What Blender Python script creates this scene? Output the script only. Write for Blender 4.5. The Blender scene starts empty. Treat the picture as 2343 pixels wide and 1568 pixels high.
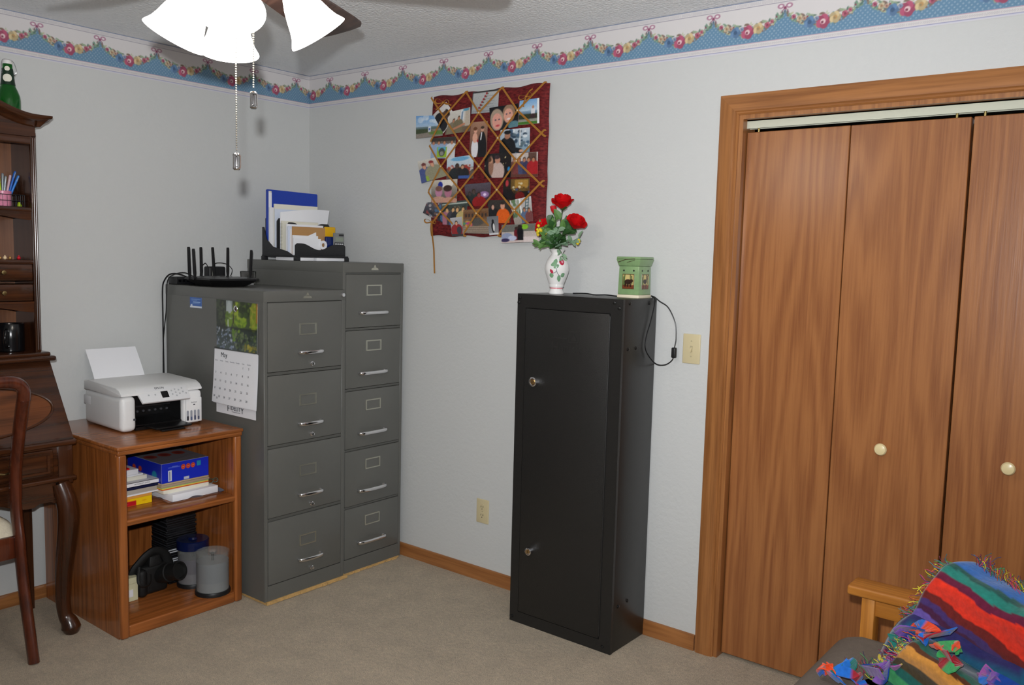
import bpy, bmesh, math, random
import numpy as np
from mathutils import Vector, Matrix

scene = bpy.context.scene
col = scene.collection
random.seed(7)
RNG = np.random.default_rng(7)

# ---------------------------------------------------------------- camera
CAM = Vector((3.813, -3.023, 1.515))
YAW, PITCH, ROLL, FPX = math.radians(38.387), math.radians(-5.678), math.radians(1.453), 1990.4
def cam_axes():
    cy, sy, cp, sp = math.cos(YAW), math.sin(YAW), math.cos(PITCH), math.sin(PITCH)
    f = Vector((-sy * cp, cy * cp, sp)); r = Vector((cy, sy, 0)); u = r.cross(f)
    c, s = math.cos(ROLL), math.sin(ROLL)
    return c * r + s * u, -s * r + c * u, f
CR, CU, CF = cam_axes()
cam_data = bpy.data.cameras.new('camera'); cam = bpy.data.objects.new('camera', cam_data); col.objects.link(cam)
cam.matrix_world = Matrix(((CR.x, CU.x, -CF.x, CAM.x), (CR.y, CU.y, -CF.y, CAM.y), (CR.z, CU.z, -CF.z, CAM.z), (0, 0, 0, 1)))
cam_data.sensor_width = 36.0; cam_data.sensor_fit = 'HORIZONTAL'
cam_data.lens = FPX / 2343.0 * 36.0
cam_data.clip_start = 0.05
scene.camera = cam

# ---------------------------------------------------------------- light and exposure
world = bpy.data.worlds.new('world'); scene.world = world; world.use_nodes = True
world.node_tree.nodes['Background'].inputs[0].default_value = (0.75, 0.85, 1.0, 1)
world.node_tree.nodes['Background'].inputs[1].default_value = 0.15
scene.view_settings.view_transform = 'Standard'
scene.view_settings.look = 'None'
scene.view_settings.gamma = 1.0
scene.view_settings.use_curve_mapping = False
scene.view_settings.exposure = 0.11
LAMP_STRENGTH = 17.5                       # the glowing glass shades of the ceiling fan
fl_data = bpy.data.lights.new('camera_flash', 'SPOT')     # the camera's own pop-up flash
fl_data.energy = 300.0; fl_data.color = (0.955, 0.98, 1.0)
fl_data.spot_size = math.radians(116); fl_data.spot_blend = 1.0; fl_data.shadow_soft_size = 0.018
flash = bpy.data.objects.new('camera_flash', fl_data); col.objects.link(flash)
flash.matrix_world = cam.matrix_world @ Matrix.Rotation(math.radians(10), 4, 'X')
flash.location = CAM + CU * 0.108 - CR * 0.028

# ---------------------------------------------------------------- helpers
def lin(c):
    c = c / 255.0
    return c / 12.92 if c <= 0.04045 else ((c + 0.055) / 1.055) ** 2.4
def S(r, g, b): return (lin(r), lin(g), lin(b), 1.0)
def npS(rgb):
    a = np.asarray(rgb, float) / 255.0
    return np.where(a <= 0.04045, a / 12.92, ((a + 0.055) / 1.055) ** 2.4)

class NT:
    def __init__(s, name):
        s.m = bpy.data.materials.new(name); s.m.use_nodes = True
        s.t = s.m.node_tree; s.b = s.t.nodes['Principled BSDF']
    def n(s, typ, **kw):
        nd = s.t.nodes.new(typ)
        for k, v in kw.items():
            if k.startswith('i_'):
                key = k[2:]; key = int(key) if key.isdigit() else key.replace('_', ' ')
                nd.inputs[key].default_value = v
            else: setattr(nd, k, v)
        return nd
    def l(s, a, b): s.t.links.new(a, b)
    def set(s, name, v): s.b.inputs[name].default_value = v

_mc = {}
def MAT(name, c, rough=0.5, metal=0.0, spec=0.5, bump=None, var=None, coat=0.0, trans=0.0, ior=1.45, alpha=1.0, sheen=0.0):
    """plain procedural material; bump=(scale,strength), var=(scale,amount)"""
    if name in _mc: return _mc[name]
    t = NT(name); _mc[name] = t.m
    t.set('Base Color', c); t.set('Roughness', rough); t.set('Metallic', metal); t.set('Specular IOR Level', spec)
    t.set('Coat Weight', coat); t.set('Transmission Weight', trans); t.set('IOR', ior); t.set('Alpha', alpha)
    t.set('Sheen Weight', sheen)
    tc = t.n('ShaderNodeTexCoord')
    if var:
        nz = t.n('ShaderNodeTexNoise', i_Scale=var[0], i_Detail=4.0, i_Roughness=0.6); t.l(tc.outputs['Object'], nz.inputs['Vector'])
        mr = t.n('ShaderNodeMapRange', i_1=0.3, i_2=0.7, i_3=1 - var[1], i_4=1 + var[1]); t.l(nz.outputs['Fac'], mr.inputs[0])
        mx = t.n('ShaderNodeMix', data_type='RGBA', blend_type='MULTIPLY'); mx.inputs[0].default_value = 1.0
        mx.inputs[6].default_value = c; t.l(mr.outputs[0], mx.inputs[7]); t.l(mx.outputs[2], t.b.inputs['Base Color'])
    if bump:
        nz = t.n('ShaderNodeTexNoise', i_Scale=bump[0], i_Detail=3.0, i_Roughness=0.6); t.l(tc.outputs['Object'], nz.inputs['Vector'])
        bp = t.n('ShaderNodeBump', i_Strength=bump[1], i_Distance=0.004); t.l(nz.outputs['Fac'], bp.inputs['Height'])
        t.l(bp.outputs[0], t.b.inputs['Normal'])
    return t.m

def WOOD(name, c1, c2, axis='z', rough=0.35, spec=0.5, grain=22.0, stretch=0.10, across=5.0, contrast=0.7, coat=0.0):
    """wood whose figure is contour lines of a noise field stretched along one axis"""
    if name in _mc: return _mc[name]
    t = NT(name); _mc[name] = t.m
    tc = t.n('ShaderNodeTexCoord'); oi = t.n('ShaderNodeObjectInfo')
    ad = t.n('ShaderNodeVectorMath', operation='ADD'); t.l(tc.outputs['Object'], ad.inputs[0])
    sc = t.n('ShaderNodeVectorMath', operation='SCALE'); sc.inputs[0].default_value = (7.3, 3.1, 5.7); t.l(oi.outputs['Random'], sc.inputs[3])
    t.l(sc.outputs[0], ad.inputs[1])
    mp = t.n('ShaderNodeMapping'); k = {'x': 0, 'y': 1, 'z': 2}[axis]
    v = [across] * 3; v[k] = across * stretch; mp.inputs['Scale'].default_value = v; t.l(ad.outputs[0], mp.inputs['Vector'])
    nz = t.n('ShaderNodeTexNoise', i_Scale=1.0, i_Detail=2.0, i_Roughness=0.35); t.l(mp.outputs[0], nz.inputs['Vector'])
    mu = t.n('ShaderNodeMath', operation='MULTIPLY'); mu.inputs[1].default_value = grain * 6.28; t.l(nz.outputs['Fac'], mu.inputs[0])
    sn = t.n('ShaderNodeMath', operation='SINE'); t.l(mu.outputs[0], sn.inputs[0])
    mp2 = t.n('ShaderNodeMapping'); v2 = [130.0] * 3; v2[k] = 4.0; mp2.inputs['Scale'].default_value = v2; t.l(ad.outputs[0], mp2.inputs['Vector'])
    fz = t.n('ShaderNodeTexNoise', i_Scale=1.0, i_Detail=3.0, i_Roughness=0.6); t.l(mp2.outputs[0], fz.inputs['Vector'])
    mr = t.n('ShaderNodeMapRange', i_1=-1.0, i_2=1.0, i_3=0.0, i_4=contrast); t.l(sn.outputs[0], mr.inputs[0])
    mr2 = t.n('ShaderNodeMapRange', i_1=0.3, i_2=0.75, i_3=-0.25, i_4=0.5); t.l(fz.outputs['Fac'], mr2.inputs[0])
    sm = t.n('ShaderNodeMath', operation='ADD', use_clamp=True); t.l(mr.outputs[0], sm.inputs[0]); t.l(mr2.outputs[0], sm.inputs[1])
    mx = t.n('ShaderNodeMix', data_type='RGBA'); mx.inputs[6].default_value = c1; mx.inputs[7].default_value = c2
    t.l(sm.outputs[0], mx.inputs[0]); t.l(mx.outputs[2], t.b.inputs['Base Color'])
    t.set('Roughness', rough); t.set('Specular IOR Level', spec); t.set('Coat Weight', coat)
    bp = t.n('ShaderNodeBump', i_Strength=0.12, i_Distance=0.002); t.l(fz.outputs['Fac'], bp.inputs['Height']); t.l(bp.outputs[0], t.b.inputs['Normal'])
    return t.m

def PRINT(name='printed_paper', rough=0.45, spec=0.4):
    if name in _mc: return _mc[name]
    t = NT(name); _mc[name] = t.m
    a = t.n('ShaderNodeAttribute', attribute_name='Col'); t.l(a.outputs['Color'], t.b.inputs['Base Color'])
    t.set('Roughness', rough); t.set('Specular IOR Level', spec)
    return t.m

class MB:
    def __init__(s): s.bm = bmesh.new()
    def _v(s, pts, M=None): return [s.bm.verts.new(M @ Vector(p) if M else p) for p in pts]
    def box(s, x0, x1, y0, y1, z0, z1, b=0.0, seg=2, M=None):
        vs = s._v([(x, y, z) for x in (x0, x1) for y in (y0, y1) for z in (z0, z1)], M)
        fs = []
        for q in ((0, 1, 3, 2), (4, 6, 7, 5), (0, 4, 5, 1), (2, 3, 7, 6), (0, 2, 6, 4), (1, 5, 7, 3)):
            fs.append(s.bm.faces.new([vs[i] for i in q]))
        if b > 0:
            ed = list({e for f in fs for e in f.edges})
            bmesh.ops.bevel(s.bm, geom=ed, offset=b, segments=seg, profile=0.5, affect='EDGES', clamp_overlap=True)
        return s
    def hexa(s, p, b=0.0):
        """8 points: bottom 4 ccw, top 4 ccw"""
        vs = s._v(p); fs = []
        for q in ((3, 2, 1, 0), (4, 5, 6, 7), (0, 1, 5, 4), (1, 2, 6, 5), (2, 3, 7, 6), (3, 0, 4, 7)): fs.append(s.bm.faces.new([vs[i] for i in q]))
        if b > 0:
            ed = list({e for f in fs for e in f.edges})
            bmesh.ops.bevel(s.bm, geom=ed, offset=b, segments=2, profile=0.5, affect='EDGES', clamp_overlap=True)
        return s
    def lathe(s, prof, c=(0, 0, 0), n=32, M=None):
        rings = []
        for r, z in prof:
            if r < 1e-6: rings.append(s._v([(c[0], c[1], c[2] + z)], M))
            else: rings.append(s._v([(c[0] + r * math.cos(2 * math.pi * i / n), c[1] + r * math.sin(2 * math.pi * i / n), c[2] + z) for i in range(n)], M))
        for a, b in zip(rings, rings[1:]):
            if len(a) == 1 and len(b) == 1: continue
            for i in range(n):
                j = (i + 1) % n
                if len(a) == 1: s.bm.faces.new((a[0], b[j], b[i]))
                elif len(b) == 1: s.bm.faces.new((a[i], a[j], b[0]))
                else: s.bm.faces.new((a[i], a[j], b[j], b[i]))
        return s
    def cyl(s, p0, p1, r0, r1=None, n=20, cap=True):
        r1 = r0 if r1 is None else r1
        p0, p1 = Vector(p0), Vector(p1); d = (p1 - p0); L = d.length
        q = Vector((0, 0, 1)).rotation_difference(d.normalized()).to_matrix().to_4x4(); M = Matrix.Translation(p0) @ q
        pr = [(r0, 0), (r1, L)]
        if cap: pr = [(0, 0)] + pr + [(0, L)]
        return s.lathe(pr, n=n, M=M)
    def tube(s, pts, r, n=8, flat=None, closed=False, up=None, cap=True):
        """sweep an ellipse (r, or per-point list; flat=(a,b) factors) along a polyline"""
        P = [Vector(p) for p in pts]; m = len(P); rs = r if isinstance(r, (list, tuple)) else [r] * m
        rings = []; nrm = None
        for i in range(m):
            if closed: t = (P[(i + 1) % m] - P[i - 1]).normalized()
            else: t = (P[min(i + 1, m - 1)] - P[max(i - 1, 0)]).normalized()
            if nrm is None:
                a = Vector(up) if up else (Vector((0, 0, 1)) if abs(t.z) < 0.9 else Vector((1, 0, 0)))
            else: a = nrm
            nrm = (a - t * a.dot(t))
            if nrm.length < 1e-6: nrm = t.orthogonal()
            nrm.normalize(); bi = t.cross(nrm); fa, fb = flat or (1, 1)
            rings.append(s._v([P[i] + nrm * (math.cos(2 * math.pi * k / n) * rs[i] * fa) + bi * (math.sin(2 * math.pi * k / n) * rs[i] * fb) for k in range(n)]))
        pr = list(zip(rings, rings[1:])) + ([(rings[-1], rings[0])] if closed else [])
        for a, b in pr:
            for k in range(n):
                j = (k + 1) % n; s.bm.faces.new((a[k], a[j], b[j], b[k]))
        if not closed and cap:
            s.bm.faces.new(list(reversed(rings[0]))); s.bm.faces.new(rings[-1])
        return s
    def prism(s, poly, axis, a0, a1, b=0.0):
        def mk(p, a):
            return {'x': (a, p[0], p[1]), 'y': (p[0], a, p[1]), 'z': (p[0], p[1], a)}[axis]
        A = s._v([mk(p, a0) for p in poly]); B = s._v([mk(p, a1) for p in poly]); n = len(poly)
        fs = [s.bm.faces.new(list(reversed(A))), s.bm.faces.new(B)]
        for i in range(n):
            j = (i + 1) % n; fs.append(s.bm.faces.new((A[i], A[j], B[j], B[i])))
        if b > 0:
            ed = list(set(fs[0].edges) | set(fs[1].edges))
            bmesh.ops.bevel(s.bm, geom=ed, offset=b, segments=2, profile=0.5, affect='EDGES', clamp_overlap=True)
        return s
    def frame(s, o, i, axis, a0, a1):
        """rectangular frame: outer rect o, inner rect i as (p0,p1,q0,q1)"""
        (p0, p1, q0, q1), (r0, r1, t0, t1) = o, i
        for pl in ([(p0, q0), (p1, q0), (r1, t0), (r0, t0)], [(p1, q0), (p1, q1), (r1, t1), (r1, t0)], [(p1, q1), (p0, q1), (r0, t1), (r1, t1)], [(p0, q1), (p0, q0), (r0, t0), (r0, t1)]):
            s.prism(pl, axis, a0, a1)
        return s
    def grid(s, f, nu, nv, closed_u=False, closed_v=False):
        """f(u,v)->point, u,v in 0..1"""
        U = nu if closed_u else nu + 1; V = nv if closed_v else nv + 1
        g = [[s.bm.verts.new(f(i / nu, j / nv)) for j in range(V)] for i in range(U)]
        for i in range(nu):
            for j in range(nv):
                a, b = (i + 1) % U, (j + 1) % V
                s.bm.faces.new((g[i][j], g[a][j], g[a][b], g[i][b]))
        return s
    def ball(s, c, r, sc=(1, 1, 1), nu=16, nv=10, M=None):
        pr = [(math.sin(math.pi * k / nv) * r, -math.cos(math.pi * k / nv) * r) for k in range(nv + 1)]
        pr[0] = (0, -r); pr[-1] = (0, r)
        T = Matrix.Translation(c) @ (M or Matrix.Identity(4)) @ Matrix.Diagonal((*sc, 1))
        return s.lathe(pr, n=nu, M=T)
    def leaf(s, base, d, up, L, w, curl=0.15, n=5):
        """small curved leaf with a midrib fold"""
        d = Vector(d).normalized(); up = Vector(up); up = (up - d * up.dot(d)).normalized(); sd = d.cross(up); base = Vector(base)
        prev = None
        for i in range(n + 1):
            t = i / n; ww = w * 0.5 * (math.sin(math.pi * min(1, t ** 0.8 * 0.97 + 0.03)) ** 0.8 if 0 < t < 1 else 0.02)
            c = base + d * (L * t) - up * (curl * L * t * t)
            row = s._v([c - sd * ww + up * (ww * 0.35), c, c + sd * ww + up * (ww * 0.35)])
            if prev:
                s.bm.faces.new((prev[0], prev[1], row[1], row[0])); s.bm.faces.new((prev[1], prev[2], row[2], row[1]))
            prev = row
        return s

ORG = {}
def finish(mb, name, mat, angle=38.0, off=None, recalc=True):
    bm = mb.bm
    if recalc: bmesh.ops.recalc_face_normals(bm, faces=bm.faces[:])
    if off is not None and off.length > 0: bmesh.ops.translate(bm, verts=bm.verts[:], vec=-off)
    lim = math.radians(angle)
    for f in bm.faces: f.smooth = True
    for e in bm.edges:
        if len(e.link_faces) == 2: e.smooth = e.calc_face_angle(0) < lim
    me = bpy.data.meshes.new(name); bm.to_mesh(me); bm.free()
    if mat: me.materials.append(mat)
    return me
def link(name, me, parent=None):
    o = bpy.data.objects.new(name, me); col.objects.link(o)
    if parent is not None: o.parent = parent
    return o
def root_of(o):
    while o.parent is not None: o = o.parent
    return o
def part(name, mb, mat, parent, label=None, angle=38.0, kind=None):
    """mesh authored in the same space as its thing (world for world-built things)"""
    o = link(name, finish(mb, name, mat, angle, ORG.get(root_of(parent).name)), parent)
    if label: o['label'] = label
    if kind: o['kind'] = kind
    return o
def tag(o, label, cat, group=None):
    o['label'] = label; o['category'] = cat
    if group: o['group'] = group
    return o
def thing(name, label, cat, loc=(0, 0, 0), rotz=0.0, group=None, local=False):
    """Empty at the base of a thing; local=True when its parts are authored around the origin"""
    o = bpy.data.objects.new(name, None); o.empty_display_size = 0.05; col.objects.link(o)
    o.location = loc; o.rotation_euler = (0, 0, rotz)
    ORG[o.name] = Vector((0, 0, 0)) if local else Vector(loc)
    return tag(o, label, cat, group)
def solo(name, mb, mat, label, cat, group=None, angle=38.0):
    """a thing that is one mesh, authored in world space; origin moved to the base centre"""
    bm = mb.bm; c = [v.co for v in bm.verts]
    o0 = Vector(((min(v.x for v in c) + max(v.x for v in c)) / 2, (min(v.y for v in c) + max(v.y for v in c)) / 2, min(v.z for v in c)))
    o = link(name, finish(mb, name, mat, angle, o0)); o.location = o0
    return tag(o, label, cat, group)
def struct(name, mb, mat, label=None, parent=None, angle=38.0):
    o = link(name, finish(mb, name, mat, angle), parent)
    if parent is None: o['kind'] = 'structure'
    if label: o['label'] = label
    return o
def copy_tree(o, parent=None):
    c = o.copy(); col.objects.link(c); c.parent = parent
    for ch in list(o.children): copy_tree(ch, c)
    if parent is None: ORG[c.name] = ORG.get(o.name, Vector((0, 0, 0)))
    return c

# small raster canvas for flat print (photographs, labels, wallpaper), baked to vertex colours
class Ras:
    def __init__(s, w, h, bg=(255, 255, 255)):
        s.w, s.h = w, h; s.a = np.zeros((h, w, 3)) + np.array(bg, float)
        s.U, s.V = np.meshgrid((np.arange(w)) / (w - 1), (np.arange(h)) / (h - 1))   # v=0 at the bottom
    def put(s, m, c, al=1.0):
        m = np.clip(m, 0, 1)[..., None] * al; s.a = s.a * (1 - m) + np.array(c, float) * m; return s
    def soft(s, d, k): return np.clip(0.5 - d * k, 0, 1)
    def e(s, cx, cy, rx, ry, c, rot=0.0, al=1.0, asp=None):
        asp = asp or (s.w / s.h); x = (s.U - cx); y = (s.V - cy)
        if rot:
            X = x * asp; cr, sr = math.cos(rot), math.sin(rot); X, Y = X * cr + y * sr, -X * sr + y * cr; x, y = X / asp, Y
        d = np.sqrt((x / rx) ** 2 + (y / ry) ** 2) - 1
        return s.put(s.soft(d, min(rx * s.w, ry * s.h) * 0.8), c, al)
    def r(s, x0, y0, x1, y1, c, al=1.0):
        k = 0.5
        m = np.minimum(np.minimum((s.U - x0) * s.w, (x1 - s.U) * s.w), np.minimum((s.V - y0) * s.h, (y1 - s.V) * s.h)) + k
        return s.put(m, c, al)
    def ln(s, x0, y0, x1, y1, wd, c, al=1.0):
        asp = s.w / s.h; X0, X1 = x0 * asp, x1 * asp; X = s.U * asp; dx, dy = X1 - X0, y1 - y0; L2 = dx * dx + dy * dy + 1e-12
        t = np.clip(((X - X0) * dx + (s.V - y0) * dy) / L2, 0, 1); d = np.sqrt((X - X0 - t * dx) ** 2 + (s.V - y0 - t * dy) ** 2)
        return s.put(s.soft((d - wd), s.h * 0.8), c, al)
    def grad(s, y0, y1, ca, cb):
        m = ((s.V >= y0) & (s.V <= y1))[..., None]; t = np.clip((s.V - y0) / max(1e-6, y1 - y0), 0, 1)[..., None]
        s.a = np.where(m, np.array(ca, float) * (1 - t) + np.array(cb, float) * t, s.a); return s
    def speck(s, x0, y0, x1, y1, n, cols, rr, al=0.9):
        for _ in range(n):
            q = cols[int(RNG.integers(len(cols)))]; rx = rr * (0.5 + RNG.random())
            s.e(x0 + RNG.random() * (x1 - x0), y0 + RNG.random() * (y1 - y0), rx, rx * s.w / s.h * (0.6 + 0.6 * RNG.random()), q, al=al)
        return s
    def noise(s, amp):
        s.a = np.clip(s.a + RNG.normal(0, amp, (s.h, s.w, 1)), 0, 255); return s
    def fig(s, cx, top, hh, skin, shirt, hair=(50, 35, 25), wd=1.0):
        """head and shoulders"""
        asp = s.w / s.h
        s.e(cx, top - hh * 0.75, hh * 0.42 * wd / asp * 1.6, hh * 0.5, shirt); s.r(cx - hh * .42 * wd / asp * 1.5, 0, cx + hh * .42 * wd / asp * 1.5, top - hh * .8, shirt)
        s.e(cx, top - hh * 0.16, hh * 0.17 / asp, hh * 0.2, hair); s.e(cx, top - hh * 0.22, hh * 0.14 / asp, hh * 0.17, skin); return s
def ras_mesh(name, ras, f, t=0.0004, nrm=None, mat=None):
    """solid sheet: front grid carries the raster, f(u,v)->point, thickness t along -nrm"""
    h, w = ras.h, ras.w; colr = npS(ras.a)
    V = []; C = []
    for j in range(h):
        for i in range(w):
            V.append(f(i / (w - 1), j / (h - 1))); C.append(colr[j, i])
    F = [(j * w + i, j * w + i + 1, (j + 1) * w + i + 1, (j + 1) * w + i) for j in range(h - 1) for i in range(w - 1)]
    if nrm is not None:
        nv = Vector(nrm) * t
        per = [i for i in range(w)] + [j * w + w - 1 for j in range(1, h)] + [(h - 1) * w + i for i in range(w - 2, -1, -1)] + [j * w for j in range(h - 2, 0, -1)]
        b0 = len(V)
        for k in per: V.append(tuple(Vector(V[k]) - nv)); C.append(np.array((.75, .75, .75)))
        m = len(per)
        for k in range(m):
            q = (k + 1) % m; F.append((per[k], b0 + k, b0 + q, per[q]))
        F.append(tuple(b0 + k for k in range(m - 1, -1, -1)))
    me = bpy.data.meshes.new(name); me.from_pydata([tuple(v) for v in V], [], F)
    at = me.color_attributes.new('Col', 'FLOAT_COLOR', 'POINT')
    flat = np.ones((len(V), 4), np.float32); flat[:, :3] = np.array(C, np.float32); at.data.foreach_set('color', flat.ravel())
    me.materials.append(mat or PRINT()); me.update()
    return me
def rebase(me, o):
    """shift mesh so that an object at o shows it where it was authored"""
    me.transform(Matrix.Translation(-Vector(o))); return me
def text_mesh(name, items, mat, extr=0.0004):
    """items: (string, size, matrix, align) joined into one lettering mesh"""
    bm = bmesh.new(); dg = bpy.context.evaluated_depsgraph_get()
    for txt, size, M, al in items:
        cu = bpy.data.curves.new('lettering', 'FONT'); cu.body = txt; cu.size = size; cu.align_x = al; cu.align_y = 'CENTER'
        cu.extrude = extr; cu.resolution_u = 3
        ob = bpy.data.objects.new('lettering_tmp', cu); col.objects.link(ob); dg.update()
        me = bpy.data.meshes.new_from_object(ob.evaluated_get(dg)); me.transform(M); bm.from_mesh(me)
        bpy.data.meshes.remove(me); bpy.data.objects.remove(ob); bpy.data.curves.remove(cu)
    me = bpy.data.meshes.new(name); bm.to_mesh(me); bm.free(); me.materials.append(mat); return me
def axes(o, ex, ey):
    """matrix with origin o, text x along ex and text up along ey"""
    ex = Vector(ex).normalized(); ey = Vector(ey).normalized(); ez = ex.cross(ey)
    return Matrix(((ex.x, ey.x, ez.x, o[0]), (ex.y, ey.y, ez.y, o[1]), (ex.z, ey.z, ez.z, o[2]), (0, 0, 0, 1)))
def smooth_path(pts, n=8):
    """Catmull-Rom through points"""
    P = [Vector(p) for p in pts]; out = []
    for i in range(len(P) - 1):
        a, b, c, d = P[max(i - 1, 0)], P[i], P[i + 1], P[min(i + 2, len(P) - 1)]
        for k in range(n):
            t = k / n
            out.append(0.5 * ((2 * b) + (c - a) * t + (2 * a - 5 * b + 4 * c - d) * t * t + (3 * b - a - 3 * c + d) * t ** 3))
    out.append(P[-1]); return out
# ================================================================ the room
RX, RY, HC = 4.22, -3.70, 2.44
def wall_mat():
    t = NT('painted_wall'); tc = t.n('ShaderNodeTexCoord')
    n1 = t.n('ShaderNodeTexNoise', i_Scale=55.0, i_Detail=3.0, i_Roughness=0.55); t.l(tc.outputs['Object'], n1.inputs['Vector'])
    b = t.n('ShaderNodeBump', i_Strength=0.22, i_Distance=0.006); t.l(n1.outputs['Fac'], b.inputs['Height']); t.l(b.outputs[0], t.b.inputs['Normal'])
    t.set('Base Color', S(203, 204, 203)); t.set('Roughness', 0.42); t.set('Specular IOR Level', 0.35)
    return t.m
def ceil_mat():
    t = NT('textured_ceiling'); tc = t.n('ShaderNodeTexCoord')
    n1 = t.n('ShaderNodeTexNoise', i_Scale=120.0, i_Detail=2.0, i_Roughness=0.7); t.l(tc.outputs['Object'], n1.inputs['Vector'])
    v = t.n('ShaderNodeTexVoronoi', i_Scale=90.0); t.l(tc.outputs['Object'], v.inputs['Vector'])
    a = t.n('ShaderNodeMath', operation='SUBTRACT'); t.l(n1.outputs['Fac'], a.inputs[0]); t.l(v.outputs['Distance'], a.inputs[1])
    b = t.n('ShaderNodeBump', i_Strength=0.6, i_Distance=0.006); t.l(a.outputs[0], b.inputs['Height']); t.l(b.outputs[0], t.b.inputs['Normal'])
    t.set('Base Color', S(246, 248, 250)); t.set('Roughness', 0.9); t.set('Specular IOR Level', 0.2)
    return t.m
def carpet_mat():
    t = NT('cut_pile_carpet'); tc = t.n('ShaderNodeTexCoord')
    n1 = t.n('ShaderNodeTexNoise', i_Scale=260.0, i_Detail=3.0, i_Roughness=0.7); t.l(tc.outputs['Object'], n1.inputs['Vector'])
    n2 = t.n('ShaderNodeTexNoise', i_Scale=9.0, i_Detail=4.0, i_Roughness=0.65); t.l(tc.outputs['Object'], n2.inputs['Vector'])
    n3 = t.n('ShaderNodeTexNoise', i_Scale=60.0, i_Detail=3.0, i_Roughness=0.65); t.l(tc.outputs['Object'], n3.inputs['Vector'])
    r1 = t.n('ShaderNodeValToRGB'); r1.color_ramp.elements[0].position = 0.28; r1.color_ramp.elements[1].position = 0.72
    r1.color_ramp.elements[0].color = S(174, 152, 124); r1.color_ramp.elements[1].color = S(240, 224, 198); t.l(n1.outputs['Fac'], r1.inputs[0])
    m1 = t.n('ShaderNodeMapRange', i_1=0.3, i_2=0.7, i_3=0.88, i_4=1.08); t.l(n2.outputs['Fac'], m1.inputs[0])
    m3 = t.n('ShaderNodeMapRange', i_1=0.3, i_2=0.7, i_3=0.86, i_4=1.1); t.l(n3.outputs['Fac'], m3.inputs[0])
    mm = t.n('ShaderNodeMath', operation='MULTIPLY'); t.l(m1.outputs[0], mm.inputs[0]); t.l(m3.outputs[0], mm.inputs[1])
    mx = t.n('ShaderNodeMix', data_type='RGBA', blend_type='MULTIPLY'); mx.inputs[0].default_value = 1
    t.l(r1.outputs[0], mx.inputs[6]); t.l(mm.outputs[0], mx.inputs[7]); t.l(mx.outputs[2], t.b.inputs['Base Color'])
    ad = t.n('ShaderNodeMath', operation='ADD'); t.l(n1.outputs['Fac'], ad.inputs[0]); t.l(n3.outputs['Fac'], ad.inputs[1])
    b = t.n('ShaderNodeBump', i_Strength=0.9, i_Distance=0.012); t.l(ad.outputs[0], b.inputs['Height']); t.l(b.outputs[0], t.b.inputs['Normal'])
    t.set('Roughness', 1.0); t.set('Specular IOR Level', 0.05); t.set('Sheen Weight', 0.25)
    return t.m
WALL, CEIL, CARPET = wall_mat(), ceil_mat(), carpet_mat()
OAK_TRIM = WOOD('oak_trim', S(166, 110, 62), S(122, 74, 38), 'z', rough=0.32, grain=10, across=9, stretch=0.05, contrast=0.45)
OAK_TRIM_X = WOOD('oak_trim_level', S(166, 110, 62), S(122, 74, 38), 'x', rough=0.32, grain=10, across=9, stretch=0.05, contrast=0.45)
OAK_TRIM_Y = WOOD('oak_trim_cross', S(166, 110, 62), S(122, 74, 38), 'y', rough=0.32, grain=10, across=9, stretch=0.05, contrast=0.45)
OAK_DOOR = WOOD('oak_veneer_door', S(160, 104, 60), S(128, 76, 42), 'z', rough=0.30, grain=10, across=5.6, stretch=0.10, contrast=0.55)

DX0, DX1, DZ = 2.445, 3.965, 2.045         # closet opening
struct('floor', MB().box(-0.1, RX + .1, RY - .1, 0.8, -0.1, 0), CARPET, 'beige cut pile carpet covering the floor')
struct('ceiling', MB().box(-0.1, RX + .1, RY - .1, 0.8, HC, HC + .1), CEIL, 'white textured ceiling')
struct('wall_left', MB().box(-0.1, 0, RY - .1, 0.1, 0, HC), WALL, 'white textured wall behind desk and file cabinets')
wb = MB(); wb.box(-0.1, DX0, 0, 0.1, 0, HC); wb.box(DX1, RX + .1, 0, 0.1, 0, HC); wb.box(DX0, DX1, 0, 0.1, DZ, HC)
struct('wall_back', wb, WALL, 'white textured wall with the closet opening')
struct('wall_right', MB().box(RX, RX + .1, RY - .1, 0.1, 0, HC), WALL)
struct('wall_front', MB().box(0, RX, RY - .1, RY, 0, HC), WALL)
wc = MB(); wc.box(DX0 - .3, DX1 + .2, 0.7, 0.8, 0, HC); wc.box(DX0 - .4, DX0 - .3, 0.1, 0.8, 0, HC); wc.box(DX1 + .2, DX1 + .3, 0.1, 0.8, 0, HC)
struct('wall_closet', wc, WALL)
# baseboards
BBP = [(0, 0), (-0.012, 0), (-0.012, 0.048), (-0.007, 0.060), (0, 0.062)]
def base_x(name, x0, x1, y=0.0): return struct(name, MB().prism([(y + a, b) for a, b in BBP], 'x', x0, x1), OAK_TRIM_X, 'oak baseboard')
base_x('baseboard_back', 0.012, 2.367); base_x('baseboard_back_right', 4.045, RX)
struct('baseboard_left', MB().prism([(-a, b * 0.9) for a, b in BBP], 'y', RY, 0.0), OAK_TRIM_Y, 'oak baseboard')
struct('baseboard_right', MB().prism([(RX + a, b) for a, b in BBP], 'y', RY, -0.012), OAK_TRIM_Y)
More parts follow.
